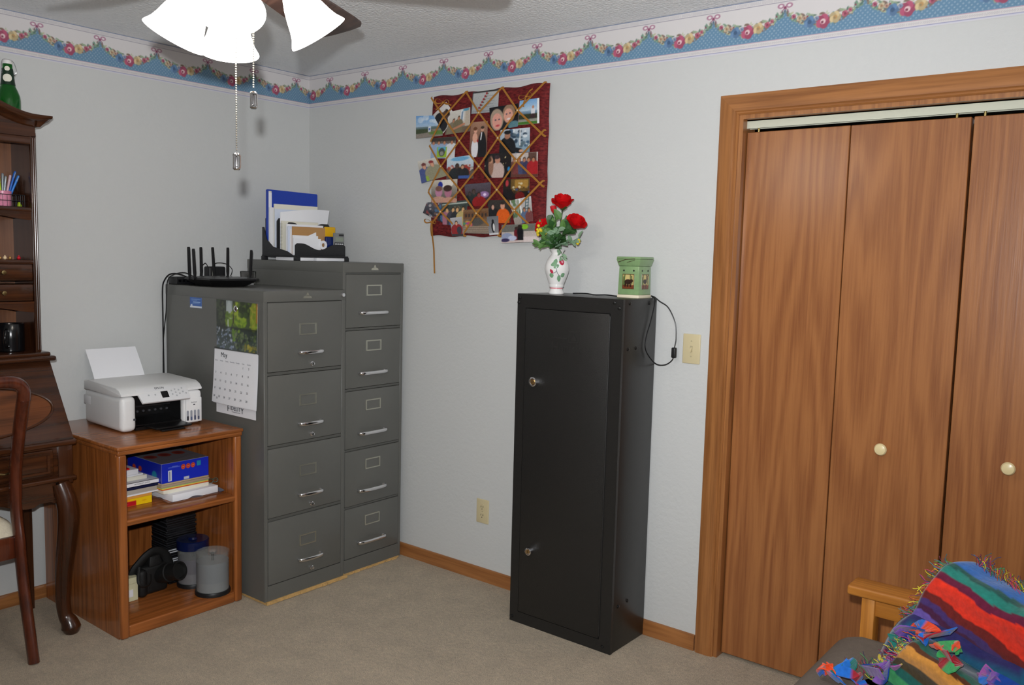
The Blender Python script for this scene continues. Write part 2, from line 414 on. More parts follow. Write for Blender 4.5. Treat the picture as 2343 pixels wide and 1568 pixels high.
# closet casing with mitred corners and jamb
def casing_profile(w): return [(0, 0), (0, -0.011), (w * 0.12, -0.016), (w * 0.8, -0.016), (w * 0.86, -0.012), (w * 0.93, -0.014), (w, -0.008), (w, 0)]
def casing(name, pts0, pts1, mat, label):
    mb = MB(); a = mb._v(pts0); b = mb._v(pts1); n = len(a)
    for i in range(n): mb.bm.faces.new((a[i], a[(i + 1) % n], b[(i + 1) % n], b[i]))
    mb.bm.faces.new(a); mb.bm.faces.new(list(reversed(b))); return struct(name, mb, mat, label)
CW = 0.073; pr = casing_profile(CW); T0 = DZ + CW - 0.002
casing('trim_1', [(DX0 - CW + q, y, 0) for q, y in pr], [(DX0 - CW + q, y, T0 - q) for q, y in pr], OAK_TRIM, 'oak door casing upright beside the light switch')
casing('trim_2', [(DX0 - CW + q, y, T0 - q) for q, y in pr], [(DX1 + CW - q, y, T0 - q) for q, y in pr], OAK_TRIM_X, 'oak door casing head above the closet doors')
casing('trim_3', [(DX1 + CW - q, y, 0) for q, y in pr], [(DX1 + CW - q, y, T0 - q) for q, y in pr], OAK_TRIM, 'oak door casing upright at the far side of the closet')
jb = MB(); jb.box(DX0 - 0.001, DX0 + 0.016, -0.004, 0.1, 0, DZ - .017); jb.box(DX1 - .016, DX1 + .001, -0.004, 0.1, 0, DZ - .017); jb.box(DX0, DX1, -0.004, 0.1, DZ - 0.017, DZ)
struct('trim_4', jb, OAK_TRIM, 'oak jamb lining the closet opening')
# bifold doors
TRACK = MAT('cream_enamel', S(200, 202, 184), 0.4)
KNOBM = MAT('ivory_knob', S(226, 208, 160), 0.3, coat=0.3)
t = thing('bifold_track', 'cream metal bifold door track under the oak head casing', 'door track', (3.2, 0.045, 2.0)); 
mb = MB(); mb.box(DX0 + .016, DX1 - .016, 0.030, 0.034, 1.998, 2.028); mb.box(DX0 + .016, DX1 - .016, 0.058, 0.062, 1.998, 2.028); mb.box(DX0 + .016, DX1 - .016, 0.030, 0.062, 2.024, 2.028)
part('channel', mb, TRACK, t)
for x in (2.50, 3.155, 3.235, 3.91): part('hanger_pin', MB().cyl((x, 0.046, 1.984), (x, 0.046, 2.016), 0.004, n=10), MAT('dull_brass', S(190, 170, 110), 0.35, 0.8), t)
def leaf_panel(parent, x0, x1, lab):
    return part('panel', MB().box(x0, x1, 0.030, 0.063, 0.012, 1.984, 0.002, 1), OAK_DOOR, parent, lab)
LW = (DX1 - DX0 - .032 - .012) / 4
KP = [(0.0, 0.0), (0.009, 0.0), (0.008, 0.012), (0.013, 0.018), (0.0195, 0.024), (0.0205, 0.030), (0.017, 0.036), (0.009, 0.0385), (0.0, 0.039)]
for n_, xs in ((1, DX0 + .018), (2, DX0 + .018 + 2 * LW + .007)):
    d = bpy.data.objects.new('door_%d' % n_, None); col.objects.link(d); d['kind'] = 'structure'; d.location = (xs + LW, 0.046, 0.0); ORG[d.name] = Vector(d.location)
    d['label'] = 'pair of oak veneer bifold closet leaves, ' + ('next to the light switch' if n_ == 1 else 'furthest from the light switch')
    leaf_panel(d, xs, xs + LW - .0015, 'oak veneer door leaf'); leaf_panel(d, xs + LW + .0015, xs + 2 * LW, 'oak veneer door leaf')
    kx = 3.005 if n_ == 1 else 3.383
    part('knob', MB().lathe(KP, n=28, M=Matrix.Translation((kx, 0.030, 0.90)) @ Matrix.Rotation(math.pi / 2, 4, 'X')), KNOBM, d, 'round ivory knob')

# wallpaper border: one printed period, repeated along the wall
def border_ras(w=118, h=76):
    r = Ras(w, h, (214, 210, 210)); U, Vv = r.U, r.V; top = 1 - Vv
    ph = np.abs(((U) % 1.0) - 0.5) * 2           # 1 at the bow (u=0), 0 mid
    sc = 0.60 - 0.27 * ph ** 2.2                   # scallop edge measured from the top
    blue = np.clip((top - sc) * h * 0.7 + .5, 0, 1) * np.clip((0.845 - top) * h + .5, 0, 1)
    r.put(blue, (104, 140, 168))
    dots = ((np.sin((U * 34 + Vv * 21) * 2 * np.pi * .5) > .2) & (np.sin((U * 34 - Vv * 21) * 2 * np.pi * .5) > .2)).astype(float)
    r.put(blue * dots, (150, 172, 190), 0.8)
    for y0, y1, c in ((0.0, 0.022, (126, 136, 160)), (0.115, 0.13, (150, 145, 160)), (0.845, 0.86, (190, 160, 175)), (0.955, 0.972, (150, 150, 185)), (0.972, 1.0, (205, 205, 215))):
        r.put(((top >= y0) & (top < y1)).astype(float), c)
    for y0, y1 in ((0.04, 0.1), (0.885, 0.93)):
        m = ((top > y0) & (top < y1)).astype(float); zz = (np.sin(U * 2 * np.pi * 40) * np.sin(top * 2 * np.pi * 34) > 0.1)
        r.put(m * zz, (188, 184, 188), 0.9)
    asp = w / h
    def fl(u, tt, rad, c1, c2):
        v = 1 - tt
        for k in range(5):
            a = k * 1.2566; r.e(u + math.cos(a) * rad * .55 / asp, v + math.sin(a) * rad * .55, rad * .62 / asp, rad * .62, c1 if k % 2 else tuple(int(q * .86) for q in c1))
        r.e(u, v, rad * .42 / asp, rad * .42, c2); r.e(u - rad * .1 / asp, v - rad * .1, rad * .2 / asp, rad * .2, tuple(int(q * .7) for q in c1))
    def scal(u): return 0.60 - 0.27 * (abs((u % 1.0) - .5) * 2) ** 2.2
    rr = random.Random(3)
    for k in range(120):                               # leaves and twigs
        u = 0.03 + 0.94 * k / 119; tt = scal(u) + rr.uniform(-.15, .10) * (1.15 - abs(u - .5) * 1.5); L = rr.uniform(.022, .055)
        r.e(u, 1 - tt, L / asp, L * .45, rr.choice([(120, 150, 130), (150, 170, 140), (96, 120, 110), (176, 186, 150), (134, 110, 100)]), rot=rr.uniform(-1.5, 1.5))
    for k in range(26):
        u = 0.06 + 0.88 * rr.random(); tt = scal(u) + rr.uniform(-.1, .05)
        r.e(u, 1 - tt, .016 / asp, .016, rr.choice([(150, 70, 95), (160, 110, 90), (90, 115, 150), (200, 190, 170)]))
    for u, dv, rad, c1, c2 in ((.12, -.01, .04, (190, 110, 135), (130, 60, 80)), (.2, -.02, .055, (205, 190, 160), (170, 120, 90)), (.33, .02, .10, (108, 140, 178), (70, 95, 130)), (.26, -.04, .04, (200, 170, 150), (150, 90, 90)),
                               (.5, .02, .125, (184, 92, 120), (226, 196, 198)), (.65, -.01, .10, (214, 194, 150), (190, 150, 100)), (.77, .0, .055, (190, 110, 130), (140, 60, 80)), (.83, -.02, .035, (200, 120, 140), (150, 70, 90)), (.42, -.05, .04, (150, 165, 190), (110, 120, 150))):
        fl(u, scal(u) + dv, rad, c1, c2)
    for ss in (-1, 1):                                  # bow, split over the tile ends
        for base in (0.0, 1.0):
            cx = base + ss * .055
            r.e(cx, 1 - .2, .045, .05, (170, 120, 145)); r.e(cx, 1 - .2, .024, .026, (228, 222, 222))
            r.ln(base, 1 - .23, base + ss * .05, 1 - .33, .008, (160, 105, 130))
    for base in (0.0, 1.0): r.e(base, 1 - .24, .018, .03, (140, 70, 100)); r.e(base, 1 - .31, .014, .04, (96, 110, 130))
    return r
BR_ = border_ras()
def border(name, origin, du, n, start, period, lab, flip=False):
    """printed strip along direction du; a bow sits at distance start + k*period"""
    w, h = BR_.w, BR_.h; H = 0.171; k0 = -1
    us = []; ci = []
    for k in range(k0, n):
        for i in range(w - 1):
            d = start + period * (k + i / (w - 1))
            us.append(d); ci.append(w - 1 - i if flip else i)
    L = origin[1]; keep = [(d, i) for d, i in zip(us, ci) if 0.0 <= d <= L]
    keep = [(0.0, keep[0][1])] + keep + [(L, keep[-1][1])]
    colr = npS(BR_.a); P0 = Vector(origin[0]); D = Vector(du[0]); N = Vector(du[1])
    V = []; C = []
    for d, i in keep:
        for j in range(h): V.append(tuple(P0 + D * d + N * 0.0012 + Vector((0, 0, HC - 0.001 - H + H * j / (h - 1))))); C.append(colr[j, i])
    m = len(keep); F = [(a * h + j, (a + 1) * h + j, (a + 1) * h + j + 1, a * h + j + 1) for a in range(m - 1) for j in range(h - 1)]
    me = bpy.data.meshes.new(name); me.from_pydata(V, [], F); at = me.color_attributes.new('Col', 'FLOAT_COLOR', 'POINT')
    fl_ = np.ones((len(V), 4), np.float32); fl_[:, :3] = np.array(C, np.float32); at.data.foreach_set('color', fl_.ravel())
    me.materials.append(PRINT('wallpaper_print', 0.5, 0.3)); me.update()
    o = link(name, me); o['kind'] = 'structure'; o['label'] = lab; return o
border('trim_5', ((0, 0, 0), RX), ((1, 0, 0), (0, -1, 0)), 16, 0.167, 0.2695, 'blue floral wallpaper border above memo board and closet')
border('trim_6', ((0, 0, 0), -RY), ((0, -1, 0), (1, 0, 0)), 15, 0.086, 0.2595, 'blue floral wallpaper border above the desk', True)
# ================================================================ ceiling fan with its lit glass shades
def lamp_mat():
    t = NT('lit_opal_glass'); t.set('Base Color', S(250, 245, 235)); t.set('Roughness', 0.3)
    t.set('Emission Color', (1.0, 0.93, 0.84, 1)); t.set('Emission Strength', LAMP_STRENGTH)
    return t.m
FC = (2.056, -1.842)
DARKWOOD = WOOD('dark_walnut_blade', S(74, 52, 44), S(46, 31, 27), 'x', rough=0.35, grain=9, across=8, stretch=0.08, contrast=0.6)
BRONZE = MAT('aged_bronze', S(70, 56, 46), 0.35, 0.8)
CHROME = MAT('chrome', S(225, 225, 228), 0.12, 1.0)
NICKEL = MAT('bead_chain_nickel', S(215, 210, 196), 0.22, 1.0)
fan = thing('ceiling_fan', 'dark five blade ceiling fan with four glowing white glass shades', 'ceiling fan', (FC[0], FC[1], HC))
c = (FC[0], FC[1], 0)
part('canopy', MB().lathe([(0, 2.44), (.07, 2.44), (.072, 2.42), (.045, 2.385), (.018, 2.375), (0, 2.375)], c), BRONZE, fan)
part('downrod', MB().cyl((c[0], c[1], 2.30), (c[0], c[1], 2.39), .012), BRONZE, fan)
part('motor_housing', MB().lathe([(0, 2.31), (.05, 2.31), (.11, 2.285), (.13, 2.25), (.13, 2.20), (.115, 2.175), (.075, 2.16), (0, 2.16)], c, 40), BRONZE, fan)
part('switch_housing', MB().lathe([(0, 2.165), (.06, 2.16), (.06, 2.115), (.05, 2.10), (.045, 2.075), (.02, 2.06), (0, 2.06)], c, 32), BRONZE, fan)
for k in range(5):
    a = math.radians(117 + 72 * k); R_ = Matrix.Translation((c[0], c[1], 2.156)) @ Matrix.Rotation(a, 4, 'Z') @ Matrix.Rotation(math.radians(-13), 4, 'X')
    ol = [(.17, .042), (.24, .060), (.40, .070), (.54, .075), (.59, .074), (.612, .062), (.62, .03), (.62, -.03), (.612, -.062), (.59, -.074), (.54, -.075), (.40, -.070), (.24, -.060), (.17, -.042)]
    mb = MB(); mb.prism(list(reversed(ol)), 'z', -0.003, 0.003); bmesh.ops.transform(mb.bm, matrix=R_, verts=mb.bm.verts[:])
    bl = part('blade', mb, DARKWOOD, fan)
    mb = MB(); mb.prism([(.09, .018), (.15, .012), (.20, .035), (.235, .03), (.25, 0), (.235, -.03), (.20, -.035), (.15, -.012), (.09, -.018)][::-1], 'z', 0.003, 0.008); bmesh.ops.transform(mb.bm, matrix=R_, verts=mb.bm.verts[:])
    part('blade_iron', mb, BRONZE, bl)
LIT = lamp_mat()
SH = [(r * .95, z * 1.0) for r, z in [(.018, 0), (.022, .004), (.030, .018), (.041, .040), (.050, .065), (.056, .085), (.063, .102), (.074, .118), (.0745, .1205), (.071, .119), (.060, .102), (.053, .085), (.047, .065), (.038, .040), (.027, .018), (.018, .006)]]
for a, tilt, rr in ((58, 34, .118), (150, 30, .108), (236, 25, .074), (324, 30, .088)):
    az = math.radians(a); d = Vector((math.cos(az), math.sin(az), 0)); ax = (d * math.sin(math.radians(tilt)) + Vector((0, 0, -math.cos(math.radians(tilt))))).normalized()
    o0 = Vector((c[0], c[1], (2.118, 2.098, 2.090, 2.116)[int((a - 50) // 90)])) + d * rr
    arm = part('lamp_arm', MB().tube(smooth_path([Vector((c[0], c[1], 2.095)) + d * .04, Vector((c[0], c[1], 2.115)) + d * .06, o0 + Vector((0, 0, .006)), o0 + ax * .012]), .008), BRONZE, fan)
    M = Matrix.Translation(o0) @ Vector((0, 0, 1)).rotation_difference(ax).to_matrix().to_4x4()
    part('socket', MB().lathe([(0, -.005), (.02, -.005), (.022, .012), (.02, .03), (0, .03)], M=M, n=20), BRONZE, arm)
    part('lamp_shade', MB().lathe([(r, z + .004) for r, z in SH], M=M, n=40), LIT, fan, 'glowing bell shaped opal glass shade', angle=60)
    part('bulb', MB().ball((0, 0, .062), .022, (1, 1, 1.3), M=None).bm and MB().lathe([(0, .03), (.012, .032), (.018, .05), (.024, .068), (.022, .086), (.012, .098), (0, .1)], M=M, n=20), MAT('frosted_bulb', S(250, 246, 238), .3), fan)
def chain(x, y, z0, z1, lab):
    mb = MB(); n = int((z0 - z1) / .0052)
    for i in range(n):
        mb.ball((x, y, z0 - i * .0052), .0021, nu=6, nv=4)
    ch = part('pull_chain', mb, NICKEL, fan, lab)
    # barrel shaped pull with an open frame
    M = Matrix.Translation((x, y, z1 - .019))
    p = MB()
    p.lathe([(0, .019), (.006, .019), (.0085, .016), (.0085, .013), (0, .012)], M=M, n=16); p.lathe([(0, -.012), (.0085, -.013), (.0085, -.016), (.006, -.019), (0, -.019)], M=M, n=16)
    for q in range(3):
        t_ = q * 2.094 + .6; p.cyl((x + .0075 * math.cos(t_), y + .0075 * math.sin(t_), z1 - .033), (x + .0075 * math.cos(t_), y + .0075 * math.sin(t_), z1 - .005), .0022, n=8)
    p.lathe([(0, -.012), (.004, -.010), (.0045, 0), (.004, .010), (0, .012)], M=M, n=12)
    part('pull_knob', p, CHROME, ch)
chain(2.083, -1.855, 2.06, 1.730, 'bead pull chain hanging lowest')
chain(2.105, -1.825, 2.07, 1.868, 'shorter bead pull chain')
# ================================================================ file cabinets
GREY = MAT('grey_enamel_steel', S(98, 98, 94), 0.34, 0.0, 0.5, bump=(260, .05), var=(3, .04))
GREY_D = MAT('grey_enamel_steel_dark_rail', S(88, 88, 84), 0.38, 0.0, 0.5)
HOLDER = MAT('nickel_label_frame', S(196, 195, 182), 0.32, 0.9)
CARD = MAT('label_card', S(104, 104, 98), 0.6)
BLACKP = MAT('black_plastic', S(26, 26, 28), 0.4)
PINEB = MAT('plywood_shim', S(202, 164, 106), 0.7, var=(40, .2))
def handle_mesh(y0, y1, x, z, h=.008):
    p = smooth_path([(x - .002, y0 + .006, z), (x + .012, y0, z), (x + .024, y0 + .010, z), (x + .029, y0 + .035, z), (x + .030, (y0 + y1) / 2, z), (x + .029, y1 - .035, z), (x + .024, y1 - .010, z), (x + .012, y1, z), (x - .002, y1 - .006, z)], 5)
    return MB().tube(p, h, n=10, flat=(1.0, .55))
def cabinet(name, label, x0, x1, y0, y1, zb, h, bands, stile, rail, hy, hz, ly, lz, latch, badge_y, top_d):
    t = thing(name, label, 'file cabinet', ((x0 + x1) / 2, (y0 + y1) / 2, zb), group='grey file cabinets in the corner')
    mb = MB(); mb.box(x0, x1 - .016, y0, y1, zb, h - .001, .002, 1)
    mb.box(x1 - .02, x1, y0, y0 + stile, zb, h, .0015, 1); mb.box(x1 - .02, x1, y1 - stile, y1, zb, h, .0015, 1)
    mb.box(x1 - .02, x1 - .0005, y0 + stile, y1 - stile, zb, bands[-1][0] - .003)
    part('body', mb, GREY, t)
    part('top', MB().box(x0, x1 + .001, y0 - .0015, y1 + .0015, h - top_d, h, .003, 2), GREY, t)
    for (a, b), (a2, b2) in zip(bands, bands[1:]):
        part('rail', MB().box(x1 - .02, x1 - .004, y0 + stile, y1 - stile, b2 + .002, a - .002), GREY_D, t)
    for a, b in bands:
        d = part('drawer', MB().box(x1 - .02, x1 + .0015, y0 + stile + .002, y1 - stile - .002, a, b, .0035, 2), GREY, t)
        part('handle', handle_mesh(hy[0], hy[1], x1 + .001, a + hz), CHROME, d, 'chrome bow handle')
        lm = MB(); zt = b - lz; w_ = .0055
        lm.frame((ly[0], ly[1], zt - .05, zt), (ly[0] + w_, ly[1] - w_, zt - .05 + w_, zt - w_), 'x', x1 + .001, x1 + .0045)
        part('label_holder', lm, HOLDER, d, 'nickel label frame')
        if latch:
            y = (hy[0] + hy[1]) / 2 + .012
            part('thumb_latch', MB().lathe([(0, 0), (.010, 0), (.010, .006), (.006, .008), (.006, .016), (0, .017)], n=16, M=Matrix.Translation((x1, y, a + .022)) @ Matrix.Rotation(math.pi / 2, 4, 'Y')), CHROME, d)
    bz = h - top_d * .5; bm_ = MB()
    bm_.prism([(badge_y - .022, bz - .010), (badge_y + .022, bz - .010), (badge_y + .019, bz - .001), (badge_y + .008, bz + .002), (badge_y - .008, bz + .002), (badge_y - .019, bz - .001)], 'x', x1, x1 + .003)
    bm_.prism([(badge_y - .009, bz + .001), (badge_y + .009, bz + .001), (badge_y + .002, bz + .014), (badge_y - .002, bz + .014)], 'x', x1, x1 + .003)
    part('badge', bm_, HOLDER, t, 'small nickel maker badge')
    return t
FIVE = cabinet('file_cabinet', 'tall grey five drawer steel file cabinet in the room corner', .04, .768, -.418, -.040, .012, 1.466,
               [(1.168, 1.413), (.887, 1.154), (.603, .873), (.329, .590), (.078, .317)], .016, .012, (-.328, -.156), .068, (-.278, -.184), .048, False, -.228, .046)
FOUR = cabinet('file_cabinet', 'shorter grey four drawer steel file cabinet with a calendar on its side', .032, .786, -.855, -.4215, .016, 1.345,
               [(1.004, 1.296), (.692, .988), (.378, .676), (.085, .362)], .017, .014, (-.685, -.557), .076, (-.674, -.584), .092, True, -.632, .047)
part('lock', MB().lathe([(0, 0), (.011, 0), (.011, .004), (.008, .008), (0, .008)], n=20, M=Matrix.Translation((.787, -.436, 1.322)) @ Matrix.Rotation(math.pi / 2, 4, 'Y')), CHROME, FOUR, 'round chrome cabinet lock')
mb = MB(); mb.box(.05, .792, -.847, -.405, .002, .0158)
for k in range(14):
    y = -.83 + k * .031; mb.box(.79, .792 + .004 * RNG.random() + .002, y, y + .02 + .01 * RNG.random(), .003, .012 + .003 * RNG.random())
solo('wood_shim', mb, PINEB, 'thin raw plywood board under the four drawer cabinet', 'board')
mb = MB(); mb.box(.06, .768, -.400, -.050, .002, .0118)
for k in range(8):
    y = -.38 + k * .04; mb.box(.765, .772 + .006 * RNG.random(), y, y + .03, .002, .009 + .002 * RNG.random())
solo('wood_shim', mb, PINEB, 'thin ragged plywood board under the five drawer cabinet', 'board')

# blue sticker and calendar on the side of the four drawer cabinet (plane y = -0.855)
r = Ras(40, 30, (66, 104, 176)); r.r(0, 0, 1, .17, (226, 230, 236)); r.ln(.12, .82, .88, .82, .02, (150, 180, 220)); r.ln(.15, .72, .6, .72, .02, (140, 170, 215)); r.ln(.3, .55, .85, .55, .05, (160, 190, 230)); r.ln(.2, .42, .8, .42, .02, (140, 170, 215)); r.e(.14, .24, .08, .1, (220, 228, 240))
me = ras_mesh('sticker', r, lambda u, v: (.238 + .095 * u, -.8562, 1.248 + .047 * v), .0004, (0, -1, 0)); o = link('sticker', rebase(me, (.285, -.856, 1.248))); o.location = (.285, -.856, 1.248)
tag(o, 'small blue and white sticker on the grey cabinet side', 'sticker')
cal = thing('wall_calendar', 'open spiral wall calendar with waterfall picture on cabinet side', 'calendar', (.595, -.8562, .80))
r = Ras(84, 62, (60, 70, 50))
r.grad(0, .45, (70, 84, 80), (40, 50, 44)).grad(.45, 1, (70, 84, 46), (58, 66, 50))
r.e(.12, .75, .17, .42, (40, 48, 36)); r.r(.26, .55, .42, 1, (150, 160, 160)); r.e(.34, .7, .07, .3, (178, 188, 186)); r.speck(.0, .5, .24, 1, 40, [(56, 66, 44), (30, 36, 28), (70, 80, 50)], .03)
r.speck(.25, .5, .5, .75, 40, [(110, 140, 30), (140, 160, 40), (84, 110, 30)], .03); r.e(.52, .85, .08, .14, (150, 170, 40)); r.ln(.48, .95, .44, .55, .02, (60, 60, 30)); r.e(.62, .6, .14, .13, (120, 150, 30)); r.speck(.48, .5, .75, .75, 50, [(130, 160, 36), (90, 120, 28), (150, 170, 50)], .025)
r.speck(.55, .72, .85, 1, 40, [(60, 80, 34), (84, 104, 40), (44, 56, 30)], .035); r.e(.92, .72, .09, .3, (128, 140, 40)); r.speck(.84, .5, 1, .95, 40, [(140, 160, 50), (110, 130, 36), (160, 150, 60)], .02); r.r(.97, .6, 1, 1, (176, 96, 50), .7)
r.ln(.31, .6, .31, .48, .012, (220, 228, 236)); r.ln(.31, .46, .31, .3, .008, (150, 180, 200)); r.r(0, .43, 1, .47, (30, 36, 28), .6)
r.speck(0, 0, .55, .42, 130, [(150, 165, 195), (190, 196, 215), (90, 100, 120), (60, 70, 84), (120, 130, 150)], .014); r.speck(.4, .2, .62, .45, 30, [(96, 130, 34), (120, 150, 40)], .02); r.speck(.5, 0, 1, .4, 80, [(50, 64, 44), (80, 100, 50), (36, 44, 36), (110, 120, 90)], .02); r.speck(.7, .0, 1, .12, 20, [(170, 160, 60), (130, 120, 50)], .02)
def curve_pic(u, v): return (.447 + (.302 - .002 * v) * u, -.8568 - .004 * math.sin(u * math.pi) - .006 * u * (1 - v), 1.084 + (.213 - .006 * u) * v)
me = ras_mesh('picture_page', r, curve_pic, .0012, (0, -1, 0), PRINT('glossy_print', 0.3, 0.5)); o = link('picture_page', rebase(me, cal.location), cal); o['label'] = 'glossy photograph of a mossy waterfall and pool'
WHITEP = MAT('white_paper', S(236, 236, 240), 0.7); INK = MAT('black_ink', S(60, 60, 66), 0.7); INKL = MAT('grey_ink', S(150, 150, 158), 0.7)
def page(u, v): return (.430 + .313 * u + .006 * v, -.860 - .012 * (1 - v) ** 1.5 - .006 * math.sin(u * math.pi) * (1 - v), .846 + .234 * v)
def slab(f, nu, nv, th):
    mb = MB(); mb.grid(f, nu, nv); mb.grid(lambda u, v: tuple(Vector(f(u, v)) + Vector((0, th, 0))), nu, nv); return mb
for k in range(3):
    part('month_page', slab(lambda u, v, k=k: tuple(Vector(page(u, v)) + Vector((.004 * k * (1 - v), .0018 * k, -.002 * k))), 10, 10, .0006), WHITEP, cal)
part('backing_card', slab(lambda u, v: (.443 + .292 * u, -.8578 - .002 * u, .799 + .06 * v), 6, 4, .0012), WHITEP, cal)
mb = MB()
for k in range(46):
    x = .437 + k * .0066; mb.tube([(x, -.8585 + .0035 * math.cos(a), 1.082 + .0045 * math.sin(a)) for a in np.linspace(0, 2 * math.pi, 8, endpoint=False)], .0006, n=4, closed=True)
part('spiral_binding', mb, MAT('black_wire', S(50, 50, 52), .4, .6), cal)
def pm(x, z):
    v = (z - .846) / .234; u = (x - .430) / .313; p = page(u, v); p2 = page(u, v + .02); p3 = page(u + .02, v)
    return axes((p[0], p[1] - .0012, p[2]), Vector(p3) - Vector(p), Vector(p2) - Vector(p))
its = [('May', .030, pm(.505, 1.056), 'CENTER')]
part_items = []
wk = ['', '', '', '', '', '1', '2'] + [str(k) for k in range(3, 31)]
for k, s_ in enumerate(wk):
    if s_: its.append((s_, .0125, pm(.448 + .0400 * (k % 7), 1.012 - .0345 * (k // 7)), 'CENTER'))
its.append(('31', .0125, pm(.472, .866), 'CENTER'))
o = link('lettering', rebase(text_mesh('lettering', its, INK, .0002), cal.location), cal); o['label'] = 'black month name and day numbers'; o['kind'] = 'stuff'
its = [(d_, .0072, pm(.448 + .0400 * k, 1.030), 'CENTER') for k, d_ in enumerate(['Sunday', 'Monday', 'Tuesday', 'Wednesday', 'Thursday', 'Friday', 'Saturday'])]
o = link('weekday_lettering', rebase(text_mesh('weekday_lettering', its, INKL, .0002), cal.location), cal)
its = [('FIDELIT', .026, axes((.592, -.8612, .828), (1, 0, 0), (0, 0, 1)), 'CENTER'), ('F', .036, axes((.538, -.8612, .825), (1, 0, 0), (0, 0, 1)), 'CENTER'), ('Y', .036, axes((.640, -.8612, .825), (1, 0, 0), (0, 0, 1)), 'CENTER')]
its[0] = ('IDELIT', .026, axes((.590, -.8612, .829), (1, 0, 0), (0, 0, 1)), 'CENTER')
o = link('advert_lettering', rebase(text_mesh('advert_lettering', its, INK, .0003), cal.location), cal); o['label'] = 'black lettering FIDELITY'
mb = MB(); a_ = [(.545 + .095 * t_, .846 + .010 * math.sin(math.pi * t_)) for t_ in np.linspace(0, 1, 16)]; b_ = [(x, z - .0035 * math.sin(math.pi * i / 15) - .0004) for i, (x, z) in enumerate(a_)]
mb.prism(a_ + b_[::-1], 'y', -.8616, -.861); mb.box(.565, .625, -.8616, -.861, .8135, .8150); part('advert_swoosh', mb, INK, cal)
solo('magnet', MB().lathe([(0, 0), (.013, 0), (.014, .003), (.012, .006), (.006, .0085), (0, .009)], n=24, M=Matrix.Translation((.600, -.8606, 1.262)) @ Matrix.Rotation(math.pi / 2, 4, 'X')), CHROME, 'round chrome magnet holding the calendar picture', 'magnet')
# ================================================================ desk file sorter on the five drawer cabinet
ZT5 = 1.466
SB = MAT('black_sorter_plastic', S(38, 38, 40), 0.45, bump=(120, .2))
fs = thing('file_sorter', 'black plastic desk file sorter with wavy dividers on the tall cabinet', 'file sorter', (.30, -.26, ZT5))
def wavy(y0, y1, zb, h0, h1):
    """front edge panel outline: two humps and a dip between them"""
    n = 26; top = []
    for i in range(n + 1):
        t_ = i / n; y = y0 + (y1 - y0) * t_
        z = zb + h0 + (h1 - h0) * (.5 + .5 * math.cos(2 * math.pi * min(1, max(0, (t_ - .12) / .70)))) * (1 if .02 < t_ < .98 else .7)
        top.append((y, z))
    return [(y1, zb), (y0, zb)] + top
mb = MB(); mb.box(.155, .43, -.415, -.095, ZT5 + .018, ZT5 + .026, .003); part('base', mb, SB, fs)
for x in (.165, .42):
    for y in (-.405, -.105): part('foot', MB().box(x - .012, x + .012, y - .012, y + .012, ZT5, ZT5 + .019, .002), SB, fs)
for x, h0, h1, y0, y1 in ((.412, .030, .060, -.412, -.104), (.335, .120, .160, -.400, -.140), (.255, .130, .180, -.400, -.105), (.172, .150, .190, -.405, -.105)):
    part('divider', MB().prism(wavy(y0, y1, ZT5 + .024, h0, h1), 'x', x, x + .004, .001), SB, fs)
mb = MB(); mb.prism([(.165, ZT5 + .024), (.412, ZT5 + .024), (.36, ZT5 + .045), (.25, ZT5 + .065), (.20, ZT5 + .10), (.178, ZT5 + .16), (.165, ZT5 + .16)], 'y', -.418, -.414); part('side_panel', mb, SB, fs)
BLUEP = MAT('blue_plastic', S(28, 62, 168), 0.35); P1 = MAT('paper_bright', S(238, 238, 242), .75); P2 = MAT('paper_cream', S(232, 228, 212), .75); P3 = MAT('paper_bluish', S(214, 222, 238), .75)
def sheet(name, x, y0, y1, z0, z1, th, mat, label, cat='paper', lean=.0, bow=.0, dip=0.0, round_=0.004, group='papers in the black sorter'):
    def f(u, v, o=0.0):
        return (x + o + lean * v + bow * math.sin(u * math.pi) * v, y0 + (y1 - y0) * u, z0 + (z1 - z0 + dip * u) * v)
    mb = MB(); nu, nv = 10, 8; mb.grid(lambda u, v: f(u, v, th / 2), nu, nv); mb.grid(lambda u, v: f(u, v, -th / 2), nu, nv)
    for v in (0, 1): mb.grid(lambda u, w, v=v: f(u, v, (w - .5) * th), nu, 1)
    for u in (0, 1): mb.grid(lambda v, w, u=u: f(u, v, (w - .5) * th), nv, 1)
    bmesh.ops.remove_doubles(mb.bm, verts=mb.bm.verts[:], dist=1e-5)
    return solo(name, mb, mat, label, cat, group)
zb = ZT5 + .027
# blue clipboard folder with bundled papers
bb = thing('blue_binder', 'tall bright blue plastic folder standing at the back of the sorter', 'folder', (.2, -.25, zb))
part('cover', MB().prism([(-.405, zb), (-.105, zb), (-.100, 1.80), (-.104, 1.806), (-.405, 1.810), (-.411, 1.804)], 'x', .188, .192), BLUEP, bb)
part('spine', MB().box(.188, .206, -.413, -.409, zb, 1.808, .001, 1), BLUEP, bb)
for k, (y1, z1, m) in enumerate(((-.385, 1.802, P2), (-.388, 1.795, P1))):
    part('papers', MB().box(.1925 + .006 * k, .1975 + .006 * k, -.408, y1, zb + .02, z1, .0015, 1), m, bb)
sheet('paper_bundle', .217, -.412, -.150, zb + .005, 1.722, .010, P1, 'white paper bundle with a rounded left edge just before the blue folder', lean=-.002, bow=-.006)
sheet('paper_bundle', .236, -.400, -.137, zb, 1.739, .007, P2, 'cream folder sheet with a scalloped top just before the blue folder', lean=.0)
sheet('paper_bundle', .248, -.405, -.16, zb, 1.715, .004, P3, 'bluish white sheets in the middle of the sorter')
mb = MB()
def big(u, v, o=0):
    y = -.392 + .30 * u - .04 * u * (1 - v); return (.276 + o + .012 * v * math.sin(u * 3), y, zb + (.205 + .024 * math.sin(min(1, u * 1.3) * math.pi * .5)) * v)
